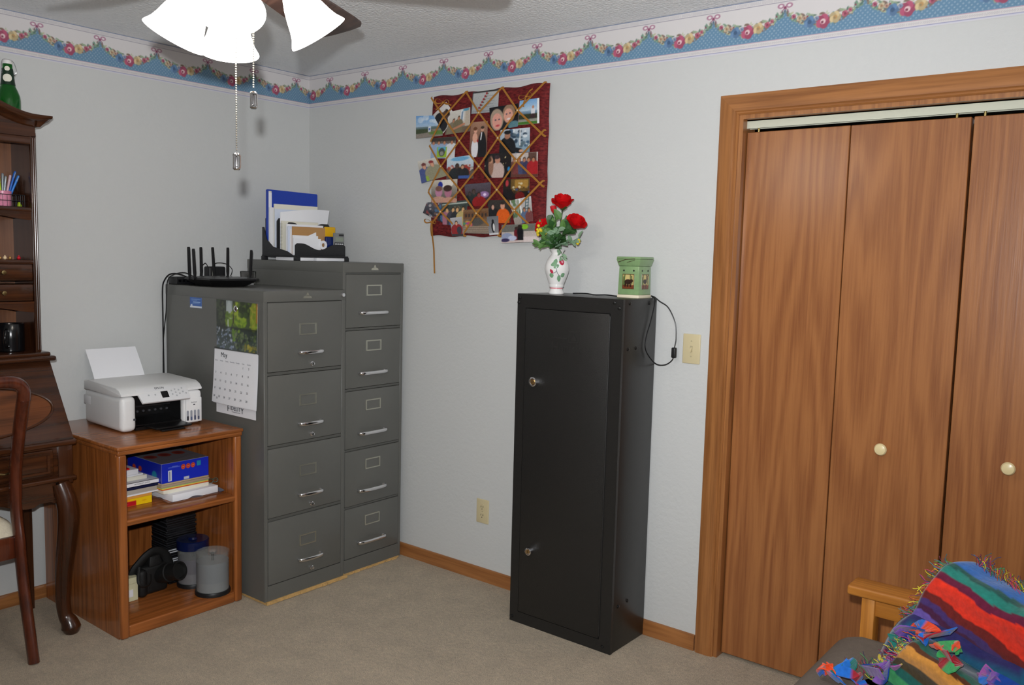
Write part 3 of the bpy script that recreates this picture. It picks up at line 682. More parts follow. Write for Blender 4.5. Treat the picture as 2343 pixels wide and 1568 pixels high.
mb.grid(lambda u, v: big(u, v), 12, 8); mb.grid(lambda u, v: big(u, v, -.004), 12, 8)
for u in (0, 1): mb.grid(lambda v, w, u=u: big(u, v, -.004 * w), 8, 1)
mb.grid(lambda u, w: big(u, 1, -.004 * w), 12, 1)
solo('paper_sheet', mb, P1, 'large curling white sheet overhanging the sorter to the right', 'paper', 'papers in the black sorter')
nb = thing('spiral_notebook', 'cream spiral notebook standing in the middle of the sorter', 'notebook', (.31, -.31, zb))
part('pages', MB().box(.304, .316, -.412, -.193, zb, 1.656, .0015, 1), P2, nb)
mb = MB()
for k in range(22):
    z = zb + .008 + k * .0068; mb.tube([(.31 + .008 * math.cos(a), -.412 + .004 * math.sin(a), z) for a in np.linspace(0, 6.283, 8, endpoint=False)], .0008, n=4, closed=True)
part('wire_spiral', mb, HOLDER, nb)
for k, (x, y0, y1, z1, th, m, lab) in enumerate(((.345, -.410, -.188, 1.641, .004, P1, 'wide white envelope standing behind the brown card'), (.352, -.410, -.255, 1.628, .005, P1, 'white envelope with printed left end in the sorter'),
        (.360, -.412, -.28, 1.632, .005, P3, 'pale blue envelope bundle beside the brown card'), (.367, -.405, -.24, 1.618, .003, P1, 'thin white letter tucked beside the brown card'))):
    sheet('envelope', x, y0, y1, zb, z1, th, m, lab, 'envelope')
sheet('card', .3735, -.398, -.199, zb, 1.630, .003, MAT('brown_card', S(182, 138, 88), .8), 'tan brown cardboard sheet standing near the front of the sorter', 'card')
mb = MB(); mb.box(.362, .371, -.197, -.129, zb, 1.636, .004, 3); solo('yellow_pouch', mb, MAT('yellow_packet', S(226, 172, 8), .4), 'bright yellow packet behind the small blue box', 'packet')
mb = MB(); mb.box(.378, .394, -.207, -.150, zb, 1.588, .005, 3); solo('glasses_case', mb, MAT('navy_gloss', S(16, 36, 96), .2), 'small glossy navy blue case beside the calculator', 'case')
for k, (x, y0, y1, z1, rot, lab) in enumerate(((.382, -.402, -.250, 1.588, 0, 'white folded bill standing just behind the front envelope'), (.3865, -.330, -.262, 1.602, 4, 'white envelope flap pointing up at the sorter front'), (.399, -.411, -.247, 1.574, 0, 'front white printed envelope above the wavy black panel'))):
    if k == 1:
        mb = MB(); mb.prism([(-.40, zb + .02), (-.262, zb + .02), (-.268, 1.606), (-.330, 1.582), (-.40, 1.588)], 'x', .3895, .3910); solo('envelope', mb, P1, lab, 'envelope', 'papers in the black sorter')
    else: sheet('envelope', x, y0, y1, zb, z1, .004 if k == 0 else .006, P1, lab, 'envelope')
its = [('|||.|:|', .018, axes((.4025, -.262, 1.545), (0, 0, 1), (0, -1, 0)), 'CENTER'), ('FIRST CLASS', .008, axes((.4025, -.33, 1.56), (0, 1, 0), (0, 0, 1)), 'CENTER')]
# roll of white tape
mb = MB(); M = Matrix.Translation((.4025, -.236, 1.545)) @ Matrix.Rotation(math.pi / 2, 4, 'Y')
mb.lathe([(.010, 0), (.022, 0), (.022, .006), (.010, .006), (.010, 0)], n=24, M=M); solo('tape_roll', mb, P1, 'small white roll between front envelope and navy case', 'roll')
cal2 = thing('calculator', 'grey pocket calculator standing at the right end of the sorter', 'calculator', (.403, -.137, zb))
CG = MAT('calculator_grey', S(128, 130, 130), .4); CB = MAT('calculator_black', S(36, 38, 40), .4)
part('body', MB().box(.397, .407, -.169, -.104, zb, 1.607, .003, 2), CG, cal2)
part('solar_cell', MB().box(.4068, .4078, -.138, -.108, 1.592, 1.601), CB, cal2)
part('screen', MB().box(.4068, .4076, -.160, -.110, 1.566, 1.586), MAT('lcd', S(138, 146, 132), .2), cal2)
part('keypad_plate', MB().box(.4066, .4072, -.166, -.107, zb + .004, 1.560), CB, cal2)
for i in range(6):
    for j in range(4): part('key', MB().box(.407, .4088, -.162 + j * .0135, -.152 + j * .0135, 1.549 - i * .0095, 1.555 - i * .0095, .0008, 1), CG if i else P1, cal2)
for y0, y1, lab in ((-.400, -.305, 'flat white booklet lying under the sorter near its middle'), (-.29, -.115, 'flat white pad lying under the right end of the sorter')):
    mb = MB(); mb.box(.25, .424, y0, y1, ZT5 + .0003, ZT5 + .0165, .003, 2); solo('note_pad', mb, P1, lab, 'note pad')

# ================================================================ router and cables on the four drawer cabinet
ZT4 = 1.345
RB = MAT('router_black', S(18, 18, 20), 0.38); RG = MAT('router_gloss', S(12, 12, 14), 0.08)
CABLE = MAT('black_cable', S(22, 22, 24), .35)
rt = thing('wifi_router', 'black angular wifi router with six upright antennas', 'router', (.33, -.69, ZT4))
xa, xb_, ya, yb_ = .13, .43, -.848, -.588
def rpt(u, v, z): return (xa + (xb_ - xa) * u, ya + (yb_ - ya) * v, z)
low = [(.30, .16), (.70, .16), (.86, .34), (.86, .66), (.70, .84), (.30, .84), (.14, .66), (.14, .34)]; up = [(.16, .0), (.84, .0), (1, .2), (1, .8), (.84, 1), (.16, 1), (0, .8), (0, .2)]
mb = MB(); A = mb._v([rpt(a, b, ZT4 + .001) for a, b in low]); B = mb._v([rpt(a, b, ZT4 + .030) for a, b in up]); C_ = mb._v([rpt(.5 + (a - .5) * .97, .5 + (b - .5) * .97, ZT4 + .037) for a, b in up]); D_ = mb._v([rpt(.5 + (a - .5) * .55, .5 + (b - .5) * .55, ZT4 + .043) for a, b in up])
for p_, q_ in ((A, B), (B, C_), (C_, D_)):
    for i in range(8): mb.bm.faces.new((p_[i], p_[(i + 1) % 8], q_[(i + 1) % 8], q_[i]))
mb.bm.faces.new(A[::-1]); mb.bm.faces.new(D_); part('body', mb, RB, rt, angle=15)
part('gloss_panel', MB().hexa([rpt(.62, .36, ZT4 + .040), rpt(.95, .30, ZT4 + .036), rpt(.95, .70, ZT4 + .036), rpt(.62, .64, ZT4 + .040), rpt(.62, .36, ZT4 + .0445), rpt(.95, .30, ZT4 + .039), rpt(.95, .70, ZT4 + .039), rpt(.62, .64, ZT4 + .0445)]), RG, rt)
def antenna(bx, by, tx, ty, tz):
    b = Vector((bx, by, ZT4 + .034)); e = Vector((tx, ty, tz)); d = (e - b)
    hinge = MB(); hinge.cyl(b - Vector((0, .009, 0)), b + Vector((0, .009, 0)), .007, n=14)
    a = part('antenna', MB().tube([b, b + d * .08, b + d * .2, b + d * .96, e], [.0062, .0066, .0085, .0078, .0062], n=8, flat=(.55, 1.0), up=(1, 0, 0)), RB, rt, angle=25); part('hinge', hinge, RB, a)

for q in ((.215, -.842, .215, -.846, 1.520), (.262, -.845, .262, -.851, 1.512), (.140, -.736, .140, -.738, 1.520), (.140, -.668, .140, -.677, 1.521), (.142, -.598, .142, -.596, 1.521), (.315, -.592, .315, -.585, 1.512)): antenna(*q)
md = thing('modem_box', 'flat black box behind the left of the router', 'modem', (.085, -.79, ZT4)); part('body', MB().box(.045, .118, -.850, -.735, ZT4, ZT4 + .036, .004), RB, md)
for k in range(5): part('vent', MB().box(.1178, .1186, -.84 + k * .02, -.826 + k * .02, ZT4 + .012, ZT4 + .024), RG, md)
ad = thing('power_adapter', 'black plug adapter behind the router antennas', 'adapter', (.07, -.62, ZT4)); part('body', MB().box(.048, .098, -.668, -.578, ZT4, ZT4 + .084, .008, 3), BLACKP, ad); part('seam', MB().box(.0975, .0988, -.652, -.650, ZT4 + .01, ZT4 + .078), HOLDER, ad)
GLASS = MAT('clear_glass', (1, 1, 1, 1), .03, trans=1.0, ior=1.45)
solo('glass_tumbler', MB().lathe([(0, 0), (.030, 0), (.034, .004), (.038, .062), (.0365, .064), (.0345, .060), (.031, .008), (0, .007)], (.165, -.500, ZT4 + .0002), 32), GLASS, 'clear glass tumbler behind the router', 'glass')
def cable(name, pts, r, label, mat=None, cat='cable'): return solo(name, MB().tube(smooth_path(pts, 8), r, n=8), mat or CABLE, label, cat)
cable('router_cable', [(.14, -.78, 1.366), (.11, -.825, 1.392), (.07, -.853, 1.392), (.042, -.866, 1.362), (.030, -.869, 1.32), (.028, -.868, 1.2), (.027, -.867, 1.05), (.026, -.8655, .90), (.026, -.8645, .80), (.026, -.8645, .60), (.026, -.8645, .30)], .0032, 'thick black cable running from router down the wall')
cable('router_cable', [(.13, -.74, 1.366), (.10, -.80, 1.400), (.075, -.862, 1.375), (.060, -.866, 1.30), (.050, -.864, 1.22), (.030, -.8625, 1.14), (.016, -.862, 1.05), (.012, -.862, .9), (.010, -.862, .6), (.010, -.862, .3)], .0022, 'thin dark cable looping over the cabinet corner')
cable('adapter_lead', [(.075, -.66, 1.425), (.09, -.685, 1.445), (.11, -.72, 1.42), (.125, -.735, 1.375)], .0018, 'thin lead curving from the adapter left to the router')
cable('adapter_lead', [(.075, -.640, 1.428), (.085, -.62, 1.446), (.095, -.575, 1.442), (.115, -.555, 1.415), (.125, -.575, 1.378)], .0016, 'thin lead arching over the power adapter')
# ================================================================ oak bookcase
OAK = WOOD('oak_bookcase', S(164, 96, 46), S(116, 63, 27), 'z', rough=0.28, grain=14, across=7, stretch=0.07, contrast=0.55, coat=0.25)
OAK_Y = WOOD('oak_bookcase_rail', S(164, 96, 46), S(118, 65, 28), 'y', rough=0.26, grain=12, across=8, stretch=0.06, contrast=0.5, coat=0.3)
bk = thing('bookcase', 'low oak bookcase with two open shelves under the printer', 'bookcase', (.34, -1.147, 0))
BY0, BY1, BX, BT = -1.417, -.876, .66, .758
for y0, y1, inner in ((BY0, BY0 + .036, BY0 + .022), (BY1 - .036, BY1, BY1 - .022)):
    mb = MB(); mb.box(.02, BX - .02, min(y0, inner) if y0 == BY0 else inner, inner if y0 == BY0 else y1, 0, BT - .03); mb.box(BX - .03, BX, y0, y1, 0, BT - .03, .010, 3); part('side_panel', mb, OAK, bk)
mb = MB(); mb.box(.015, BX + .008, BY0 - .006, BY1 + .003, BT - .0145, BT, .005, 3); mb.box(.02, BX + .004, BY0 - .003, BY1, BT - .032, BT - .0135, .006, 3); part('top', mb, OAK_Y, bk)
part('shelf', MB().box(.03, BX - .004, BY0 + .022, BY1 - .022, .444, .468, .007, 3), OAK_Y, bk)
part('bottom_shelf', MB().box(.03, BX - .012, BY0 + .022, BY1 - .022, .028, .048, .003, 2), OAK_Y, bk)
part('kick_board', MB().box(BX - .028, BX - .007, BY0 + .036, BY1 - .036, .0, .047, .005, 3), OAK_Y, bk)
part('back_panel', MB().box(.022, .030, BY0 + .022, BY1 - .022, .0, BT - .03), OAK, bk)

# ---- upper shelf, left pile
ZS = .468 + .0004
def boxthing(name, x0, x1, y0, y1, z0, z1, mat, label, cat, b=.001, group=None, rot=0.0):
    mb = MB(); M = None
    if rot:
        cx, cy = (x0 + x1) / 2, (y0 + y1) / 2; M = Matrix.Translation((cx, cy, 0)) @ Matrix.Rotation(rot, 4, 'Z') @ Matrix.Translation((-cx, -cy, 0))
    mb.box(x0, x1, y0, y1, z0, z1, b, 2, M); return solo(name, mb, mat, label, cat, group)
def book(name, x0, x1, y0, y1, z0, z1, cov, label, pages=None, cat='book', group='pile on the left of the upper shelf', spine='front'):
    t = thing(name, label, cat, ((x0 + x1) / 2, (y0 + y1) / 2, z0), group=group)
    h = (z1 - z0); c_ = min(.0016, h * .18)
    mb = MB(); mb.box(x0, x1, y0, y1, z0, z0 + c_); mb.box(x0, x1, y0, y1, z1 - c_, z1); mb.box(x1 - c_, x1, y0, y1, z0, z1)
    part('cover', mb, cov, t); part('pages', MB().box(x0 + .003, x1 - c_ - .0002, y0 + .003, y1 - .003, z0 + c_, z1 - c_), pages or P2, t)
    return t
ORANGE, RED, YEL, NAVY, DKB, GRYC = (MAT('orange_cover', S(236, 150, 20), .4), MAT('red_cover', S(176, 20, 34), .4), MAT('yellow_cover', S(240, 196, 10), .4), MAT('navy_cover', S(20, 28, 66), .3), MAT('blue_cover', S(20, 70, 130), .3), MAT('grey_sheets', S(176, 168, 158), .6))
r = Ras(60, 14, (240, 200, 10)); r.r(0, 0, .58, .68, (186, 16, 34)); r.r(0, .68, .42, 1, (244, 160, 20)); r.ln(.06, .3, .36, .3, .02, (225, 130, 130)); r.ln(.06, .18, .3, .18, .02, (225, 130, 130)); r.e(.8, .5, .06, .1, (225, 170, 10))
sb = thing('software_box', 'red and yellow printed box at the bottom of the left pile', 'box', (.40, -1.24, ZS), group='pile on the left of the upper shelf')
part('body', MB().box(.30, .4862, -1.376, -1.190, ZS, ZS + .030), YEL, sb)
o = link('printed_front', rebase(ras_mesh('printed_front', r, lambda u, v: (.4876, -1.350 + .160 * u, ZS + .0002 + .0296 * v), .001, (1, 0, 0)), sb.location), sb)
z = ZS + .0302
boxthing('magazine', .29, .49, -1.375, -1.19, z, z + .012, MAT('orange_pack', S(226, 160, 70), .5), 'orange edged booklet on the red and yellow box', 'booklet', group='pile on the left of the upper shelf'); z += .0122
boxthing('magazine', .27, .495, -1.37, -1.165, z, z + .006, P1, 'thin white magazine in the left pile', 'magazine', group='pile on the left of the upper shelf', rot=.02); z += .0062
boxthing('magazine', .27, .49, -1.37, -1.168, z, z + .018, GRYC, 'thick stack of greyish sheets in the left pile', 'papers', group='pile on the left of the upper shelf'); z += .0182
book('navy_book', .27, .492, -1.365, -1.158, z, z + .013, NAVY, 'navy and blue book lying in the left pile'); z += .0132
wbk = book('white_book', .265, .497, -1.365, -1.152, z, z + .017, P1, 'white glossy book with lettered spine in the left pile', P1); z += .0172
o = link('lettering', rebase(text_mesh('lettering', [('MICROSOFT OFFICE', .0075, axes((.4973, -1.235, z - .0088), (0, 1, 0), (0, 0, 1)), 'CENTER')], INK, .0002), wbk.location), wbk)
boxthing('booklet', .29, .462, -1.365, -1.195, z, z + .016, P2, 'cream paperback block on the white book', 'booklet', group='pile on the left of the upper shelf', rot=-.02); z += .0162
boxthing('booklet', .29, .46, -1.362, -1.212, z, z + .007, P1, 'thin white booklet under the top white box', 'booklet', group='pile on the left of the upper shelf', rot=.03); z += .0072
boxthing('small_box', .30, .455, -1.36, -1.228, z, z + .020, P1, 'white box near the top of the left pile', 'box', group='pile on the left of the upper shelf'); z += .0202
boxthing('disc_sleeve', .31, .45, -1.355, -1.262, z, z + .007, MAT('red_sleeve', S(216, 26, 22), .3), 'red topped slim case on top of the left pile', 'case', group='pile on the left of the upper shelf'); z += .0072
boxthing('disc_sleeve', .30, .42, -1.345, -1.265, z, z + .010, RG, 'black slim case crowning the left pile', 'case', group='pile on the left of the upper shelf')
# ---- upper shelf, right pile
def ream(name, x0, x1, y0, y1, z0, z1, mat, label, rot): return boxthing(name, x0, x1, y0, y1, z0, z1, mat, label, 'paper', .002, 'pile on the right of the upper shelf', rot)
ream('paper_ream', .31, .552, -1.140, -.925, ZS, ZS + .030, P1, 'white paper ream in torn wrapper at the bottom of the right pile', .03)
mb = MB()
def wrap(u, v):
    a = u * 2 * math.pi; cx, cy = .431, -1.032; ex, ey = .128 + .012 * v + .004 * math.sin(a * 9), .115 + .010 * v + .004 * math.sin(a * 7 + 1)
    k = max(abs(math.cos(a)), abs(math.sin(a))); return (cx + ex * math.cos(a) / k, cy + ey * math.sin(a) / k, ZS + .0002 + .006 * v + .006 * max(0, math.sin(a * 6 + 2)) * v)
mb.grid(wrap, 120, 2, closed_u=True); mb.grid(lambda u, v: tuple(Vector(wrap(u, v)) + Vector((0, 0, .0006))), 120, 2, closed_u=True)
solo('torn_wrapper', mb, MAT('clear_film_wrap', S(120, 124, 140), .15, alpha=.75), 'torn shiny wrapper crumpled around the bottom paper ream', 'wrapper')
z = ZS + .0302; ream('paper_stack', .30, .525, -1.158, -.950, z, z + .016, P2, 'thick cream white paper stack in the right pile', -.01); z += .0162
for nm, h, m, lab in (('card_stock', .0035, MAT('orange_card', S(226, 96, 30), .6), 'orange card sheets in the right pile'), ('card_stock', .004, MAT('yellow_card', S(232, 210, 90), .6), 'yellow card sheets in the right pile'), ('card_stock', .003, MAT('green_card', S(170, 190, 130), .6), 'pale green card sheets in the right pile')):
    ream(nm, .30, .523, -1.163, -.949, z, z + h, m, lab, -.01); z += h + .0002
ream('kraft_envelopes', .29, .522, -1.166, -.945, z, z + .010, MAT('kraft_grey', S(168, 150, 128), .7), 'grey brown envelopes directly under the blue box', -.01); z += .0102
ream('kraft_envelopes', .29, .520, -1.164, -.947, z, z + .007, MAT('kraft_tan', S(186, 164, 132), .7), 'tan envelopes touching the bottom of the blue box', .0); z += .0072
BZ0, BZ1 = z, z + .082
bx = thing('paper_box', 'bright blue copy paper box with orange dots on the upper shelf', 'box', (.39, -1.055, BZ0), group='pile on the right of the upper shelf')
part('body', MB().box(.245, .5185, -1.163, -.948, BZ0, BZ1 - .0006, .0015, 1), MAT('box_blue', S(22, 44, 190), .35), bx)
r = Ras(110, 42, (22, 44, 190)); r.r(.13, .06, .205, .62, (226, 230, 238)); r.ln(.165, .12, .165, .55, .02, (60, 70, 110)); r.r(.46, .02, .575, .16, (196, 200, 214))
for cx in (.45, .555, .66): r.e(cx, .70, .045, .13, (224, 84, 40)); r.e(cx, .70, .028, .08, (180, 50, 40)); r.ln(cx - .015, .7, cx + .015, .7, .02, (240, 140, 100))
r.r(.745, .62, .83, .88, (30, 140, 176)); r.ln(.14, .76, .38, .76, .022, (90, 110, 220)); r.ln(.22, .80, .33, .80, .015, (120, 140, 230))
o = link('printed_front', rebase(ras_mesh('printed_front', r, lambda u, v: (.5195, -1.1625 + .214 * u, BZ0 + .0005 + .081 * v), .0008, (1, 0, 0), PRINT('glossy_print')), bx.location), bx); o['label'] = 'blue box end with orange circles and white bar code'
r = Ras(60, 76, (120, 116, 122))
for k in range(3): r.e(.16 + .0 * k + .3 * k, .55, .12, .12, (150, 60, 48)); r.e(.16 + .3 * k, .55, .07, .07, (120, 44, 40))
r.ln(.3, .15, .95, .35, .006, (96, 92, 98)); r.ln(.35, .1, .98, .22, .005, (140, 136, 142))
o = link('printed_lid', rebase(ras_mesh('printed_lid', r, lambda u, v: (.5175 - .272 * v, -1.1625 + .214 * u, BZ1 + .0003), .0008, (0, 0, 1)), bx.location), bx)
r = Ras(60, 30, (18, 38, 170)); r.e(.8, .35, .07, .22, (30, 140, 170))
for cx in (.2, .38): r.e(cx, .45, .05, .14, (200, 70, 40))
o = link('printed_side', rebase(ras_mesh('printed_side', r, lambda u, v: (.2455 + .272 * u, -1.1638, BZ0 + .0005 + .081 * v), .0006, (0, -1, 0)), bx.location), bx)
gl = thing('reading_glasses', 'clear wire glasses lying beside the blue paper box', 'glasses', (.50, -.925, ZS))
for dy in (0, .024):
    part('lens_rim', MB().tube([(.515 + .004 * math.cos(a), -.936 + dy + .010 * math.cos(a), ZS + .045 + .009 * math.sin(a)) for a in np.linspace(0, 6.283, 16, endpoint=False)], .0012, n=6, closed=True), MAT('green_plastic', S(60, 96, 90), .2), gl)
part('temple', MB().tube([(.515, -.944, ZS + .045), (.46, -.946, ZS + .040), (.41, -.944, ZS + .034)], .0012, n=6), HOLDER, gl); part('temple', MB().tube([(.515, -.906, ZS + .045), (.46, -.906, ZS + .040), (.41, -.908, ZS + .034)], .0012, n=6), HOLDER, gl)

# ---- lower shelf
ZL = .048 + .0004
JB, JC = MAT('jewel_case_black', S(20, 20, 22), .25), MAT('jewel_case_clear', S(64, 64, 68), .12, alpha=.7); LAB = MAT('disc_label', S(214, 216, 220), .5)
proto = None; z = ZL + .001
for k in range(33):
    light = k in (6, 8, 9, 10, 13, 14); dx = RNG.uniform(-.003, .003) + (.02 if k < 5 else 0); dy = RNG.uniform(-.003, .003)
    t = thing('disc_case', '', 'disc case', (.30 + dx, -.985 + dy, z), group='disc cases in the tall stack', local=True)
    t['label'] = 'black disc jewel case in the tall stack behind the spindles' if not light else 'white labelled disc jewel case in the tall stack behind the spindles'
    if k == 0:
        bm_ = finish(MB().box(-.0615, .0615, -.0705, .0705, 0, .0068, .0008, 1), 'tray', JB); lm_ = finish(MB().box(-.0620, .0620, -.0710, .0710, .0070, .0098, .0008, 1), 'lid', JC); sm_ = finish(MB().box(.0616, .0622, -.060, .060, .0012, .0058), 'spine_label', LAB); sk_ = finish(MB().box(.0616, .0622, -.060, .060, .0012, .0058), 'spine_label', JB)
    link('tray', bm_, t); link('lid', lm_, t); link('spine_label', sm_ if light else sk_, t); z += .0100
def spindle(name, label, x, y, r, h, lid_mat, disc_mat, base_mat, fill, lid_h):
    t = thing(name, label, 'disc spindle', (x, y, ZL), group='disc spindles on the lower shelf')
    c_ = (x, y, ZL)
    part('base', MB().lathe([(0, 0), (r, 0), (r, .010), (r * .97, .016), (0, .016)], c_, 48), base_mat, t)
    part('discs', MB().lathe([(.008, .018), (r * .905, .018), (r * .905, h * fill), (.008, h * fill)], c_, 48), disc_mat, t)
    part('post', MB().cyl((x, y, ZL + .016), (x, y, ZL + h * .96), .006), base_mat, t)
    part('cover', MB().lathe([(r * .93, .0165), (r * .93, h - lid_h), (r * .955, h - lid_h), (r * .955, h - .003), (r * .90, h), (.016, h), (.012, h - .010), (0, h - .010), (0, h - .0115), (.013, h - .0115), (.017, h - .0015), (r * .89, h - .0015), (r * .91, .0165)], c_, 48), lid_mat, t)
    if lid_h > .02: part('lid', MB().lathe([(r * .96, h - lid_h), (r * 1.0, h - lid_h), (r * 1.0, h + .001), (r * .95, h + .004), (.022, h + .004), (.018, h + .012), (0, h + .012)], c_, 48), MAT('blue_translucent_lid', S(12, 24, 66), .15), t, 'translucent dark blue lid')
    return t
SMOKE = MAT('clear_acrylic', S(205, 208, 204), .06, alpha=.10); DISC = MAT('grey_disc_edges', S(112, 116, 120), .35, bump=(4, .1)); DISC2 = MAT('dark_disc_edges', S(88, 84, 92), .35)
spindle('disc_spindle', 'clear topped spindle of grey discs at the shelf front edge', .588, -.976, .073, .182, SMOKE, DISC, BLACKP, .78, .002)
spindle('disc_spindle', 'disc spindle with a dark blue lid behind the clear one', .443, -.980, .068, .200, SMOKE, DISC2, BLACKP, .62, .034)
cm = thing('camera', 'black camera with lens and neck strap on the lower shelf', 'camera', (.40, -1.13, ZL))
CBK = MAT('camera_black', S(18, 18, 18), .6, bump=(300, .3))
part('body', MB().box(.355, .425, -1.205, -1.085, ZL, ZL + .125, .016, 4), CBK, cm)
part('grip', MB().box(.365, .445, -1.225, -1.185, ZL, ZL + .12, .018, 4), CBK, cm)
part('prism_housing', MB().hexa([(.36, -1.175, ZL + .12), (.43, -1.175, ZL + .12), (.43, -1.11, ZL + .12), (.36, -1.11, ZL + .12), (.37, -1.165, ZL + .165), (.42, -1.165, ZL + .165), (.42, -1.12, ZL + .165), (.37, -1.12, ZL + .165)], .008), CBK, cm)
ln_ = part('lens', MB().lathe([(0, 0), (.038, 0), (.038, .03), (.041, .032), (.041, .06), (.036, .062), (.036, .10), (.039, .102), (.039, .118), (.034, .118), (.030, .105), (0, .103)], n=36, M=Matrix.Translation((.41, -1.115, ZL + .072)) @ Matrix.Rotation(math.radians(72), 4, 'Y') @ Matrix.Rotation(math.radians(-14), 4, 'X')), CBK, cm)
mb = MB(); mb.tube(smooth_path([(.39, -1.228, ZL + .06), (.40, -1.228, ZL + .11), (.405, -1.205, ZL + .140), (.41, -1.175, ZL + .168), (.41, -1.14, ZL + .180), (.41, -1.10, ZL + .162), (.41, -1.078, ZL + .12), (.405, -1.07, ZL + .06)], 8), .020, n=10, flat=(.6, 1.0), up=(1, 0, 0)); part('neck_strap', mb, CBK, cm)
mb = MB(); mb.tube(smooth_path([(.44, -1.225, ZL + .14), (.47, -1.245, ZL + .09), (.475, -1.225, ZL + .065), (.465, -1.19, ZL + .07), (.45, -1.18, ZL + .10)], 8), .006, n=8, flat=(.3, 1.0)); part('wrist_strap', mb, CBK, cm)
cbx = thing('cream_box', 'small cream cardboard box at the left of the lower shelf', 'box', (.40, -1.26, ZL)); part('body', MB().box(.34, .435, -1.335, -1.228, ZL, ZL + .075, .001, 1), MAT('cream_card', S(216, 212, 176), .6), cbx)
part('lid', MB().box(.338, .437, -1.337, -1.226, ZL + .0752, ZL + .100, .001, 1), MAT('cream_card', S(216, 212, 176), .6), cbx); part('label', MB().box(.3435, .4375, -1.31, -1.25, ZL + .02, ZL + .05), P1, cbx)
# ================================================================ printer
PW = MAT('printer_white', S(228, 228, 228), .38); PWM = MAT('printer_white_panel', S(222, 222, 224), .5); PK = MAT('printer_cavity_black', S(16, 16, 17), .3); KEYG = MAT('printer_key_grey', S(176, 178, 182), .5)
pn = thing('inkjet_printer', 'white inkjet printer with black output tray on the bookcase', 'printer', (.281, -1.106, BT), math.radians(-2), local=True)
def rb(x0, x1, y0, y1, z0, z1, b, seg=4): return MB().box(x0, x1, y0, y1, z0, z1, b, seg)
mb = MB(); mb.box(-.17, .168, -.178, -.112, .004, .150, .022, 5); mb.box(-.17, .0, -.150, .150, .004, .150, .01, 3); mb.box(-.16, .0, -.12, .12, .004, .018); part('body', mb, PW, pn)
mb = MB(); mb.box(-.17, .168, .090, .178, .006, .150, .018, 5); part('ink_tank_housing', mb, PW, pn)
part('tank_front', MB().box(.160, .1705, .100, .174, .012, .118, .004, 2), PW, pn)
poly = [(-.170, .146), (.120, .146), (.150, .150), (.168, .152), (.168, .160), (.150, .176), (.120, .187), (-.120, .190), (-.166, .186), (-.170, .180)]
part('scanner_lid', MB().prism(poly, 'y', -.178, .178, .006), PW, pn)
part('rear_notch', MB().box(-.172, -.10, -.1785, -.17, .085, .125, .004), PWM, pn)
mb = MB()
mb.hexa([(.02, -.110, .030), (.150, -.110, .022), (.150, .092, .022), (.02, .092, .030), (.02, -.110, .034), (.150, -.110, .026), (.150, .092, .026), (.02, .092, .034)]); mb.box(.0, .150, -.111, .090, .004, .016); mb.box(.0, .006, -.111, .092, .018, .146); mb.box(.0, .15, -.1125, -.110, .018, .146); mb.box(.0, .145, .0885, .0905, .018, .146); part('output_cavity', mb, PK, pn)
part('paper_guide_bar', MB().box(.05, .058, -.108, .088, .082, .090), MAT('black_satin', S(34, 34, 36), .25), pn)
for k in range(7): part('star_wheel', MB().cyl((.058, -.085 + k * .026, .066), (.064, -.085 + k * .026, .066), .005, n=12), MAT('star_wheel_grey', S(70, 70, 74), .3), pn)
part('output_tray', MB().hexa([(.06, -.088, .020), (.225, -.060, .010), (.225, .098, .010), (.06, .088, .020), (.06, -.088, .026), (.225, -.060, .018), (.225, .098, .018), (.06, .088, .026)], .003), PK, pn)
part('tray_extension', MB().hexa([(.20, -.04, .004), (.235, -.04, .002), (.235, .06, .002), (.20, .06, .004), (.20, -.04, .010), (.235, -.04, .009), (.235, .06, .009), (.20, .06, .010)], .002), PK, pn)
# tilted control panel
A_ = Vector((.152, 0, .176)); B_ = Vector((.196, 0, .122)); d_ = (B_ - A_); nrm = Vector((-d_.z, 0, d_.x)).normalized(); nrm = nrm if nrm.x > 0 else -nrm
def cp(y, t_, o): return tuple(A_ + d_ * t_ + nrm * o + Vector((0, y, 0)))
panel = part('control_panel', MB().hexa([cp(-.112, 0, -.010), cp(-.100, 1, -.010), cp(.108, 1, -.010), cp(.112, 0, -.010), cp(-.112, 0, .002), cp(-.100, 1, .002), cp(.108, 1, .002), cp(.112, 0, .002)], .003), PWM, pn)
part('display', MB().hexa([cp(-.012, .34, .001), cp(-.012, .78, .001), cp(.018, .78, .001), cp(.018, .34, .001), cp(-.012, .34, .003), cp(-.012, .78, .003), cp(.018, .78, .003), cp(.018, .34, .003)]), RG, panel)
for y, t_ in ((-.066, .52), (-.038, .52), (.036, .35), (.036, .6), (.052, .28), (.052, .5), (.052, .72), (.068, .35), (.068, .6), (.084, .25), (.084, .5), (.096, .62)):
    M = Matrix.Translation(cp(y, t_, .0015)) @ Vector((0, 0, 1)).rotation_difference(nrm).to_matrix().to_4x4(); part('button', MB().lathe([(0, 0), (.0038, 0), (.0034, .0016), (0, .0018)], n=14, M=M), KEYG, panel)
o = link('lettering', text_mesh('lettering', [('EPSON', .0135, axes(cp(-.012, .10, .0028), (0, 1, 0), -d_), 'CENTER'), ('EcoTank', .0075, axes((.1712, .137, .098), (0, 1, 0), (0, 0, 1)), 'CENTER')], INK, .0002), pn); o['kind'] = 'stuff'
part('logo_dot', MB().box(.1705, .1712, .134, .142, .086, .090), INK, pn); part('card_slot', MB().box(.1675, .1690, -.128, -.118, .050, .058), INK, pn)
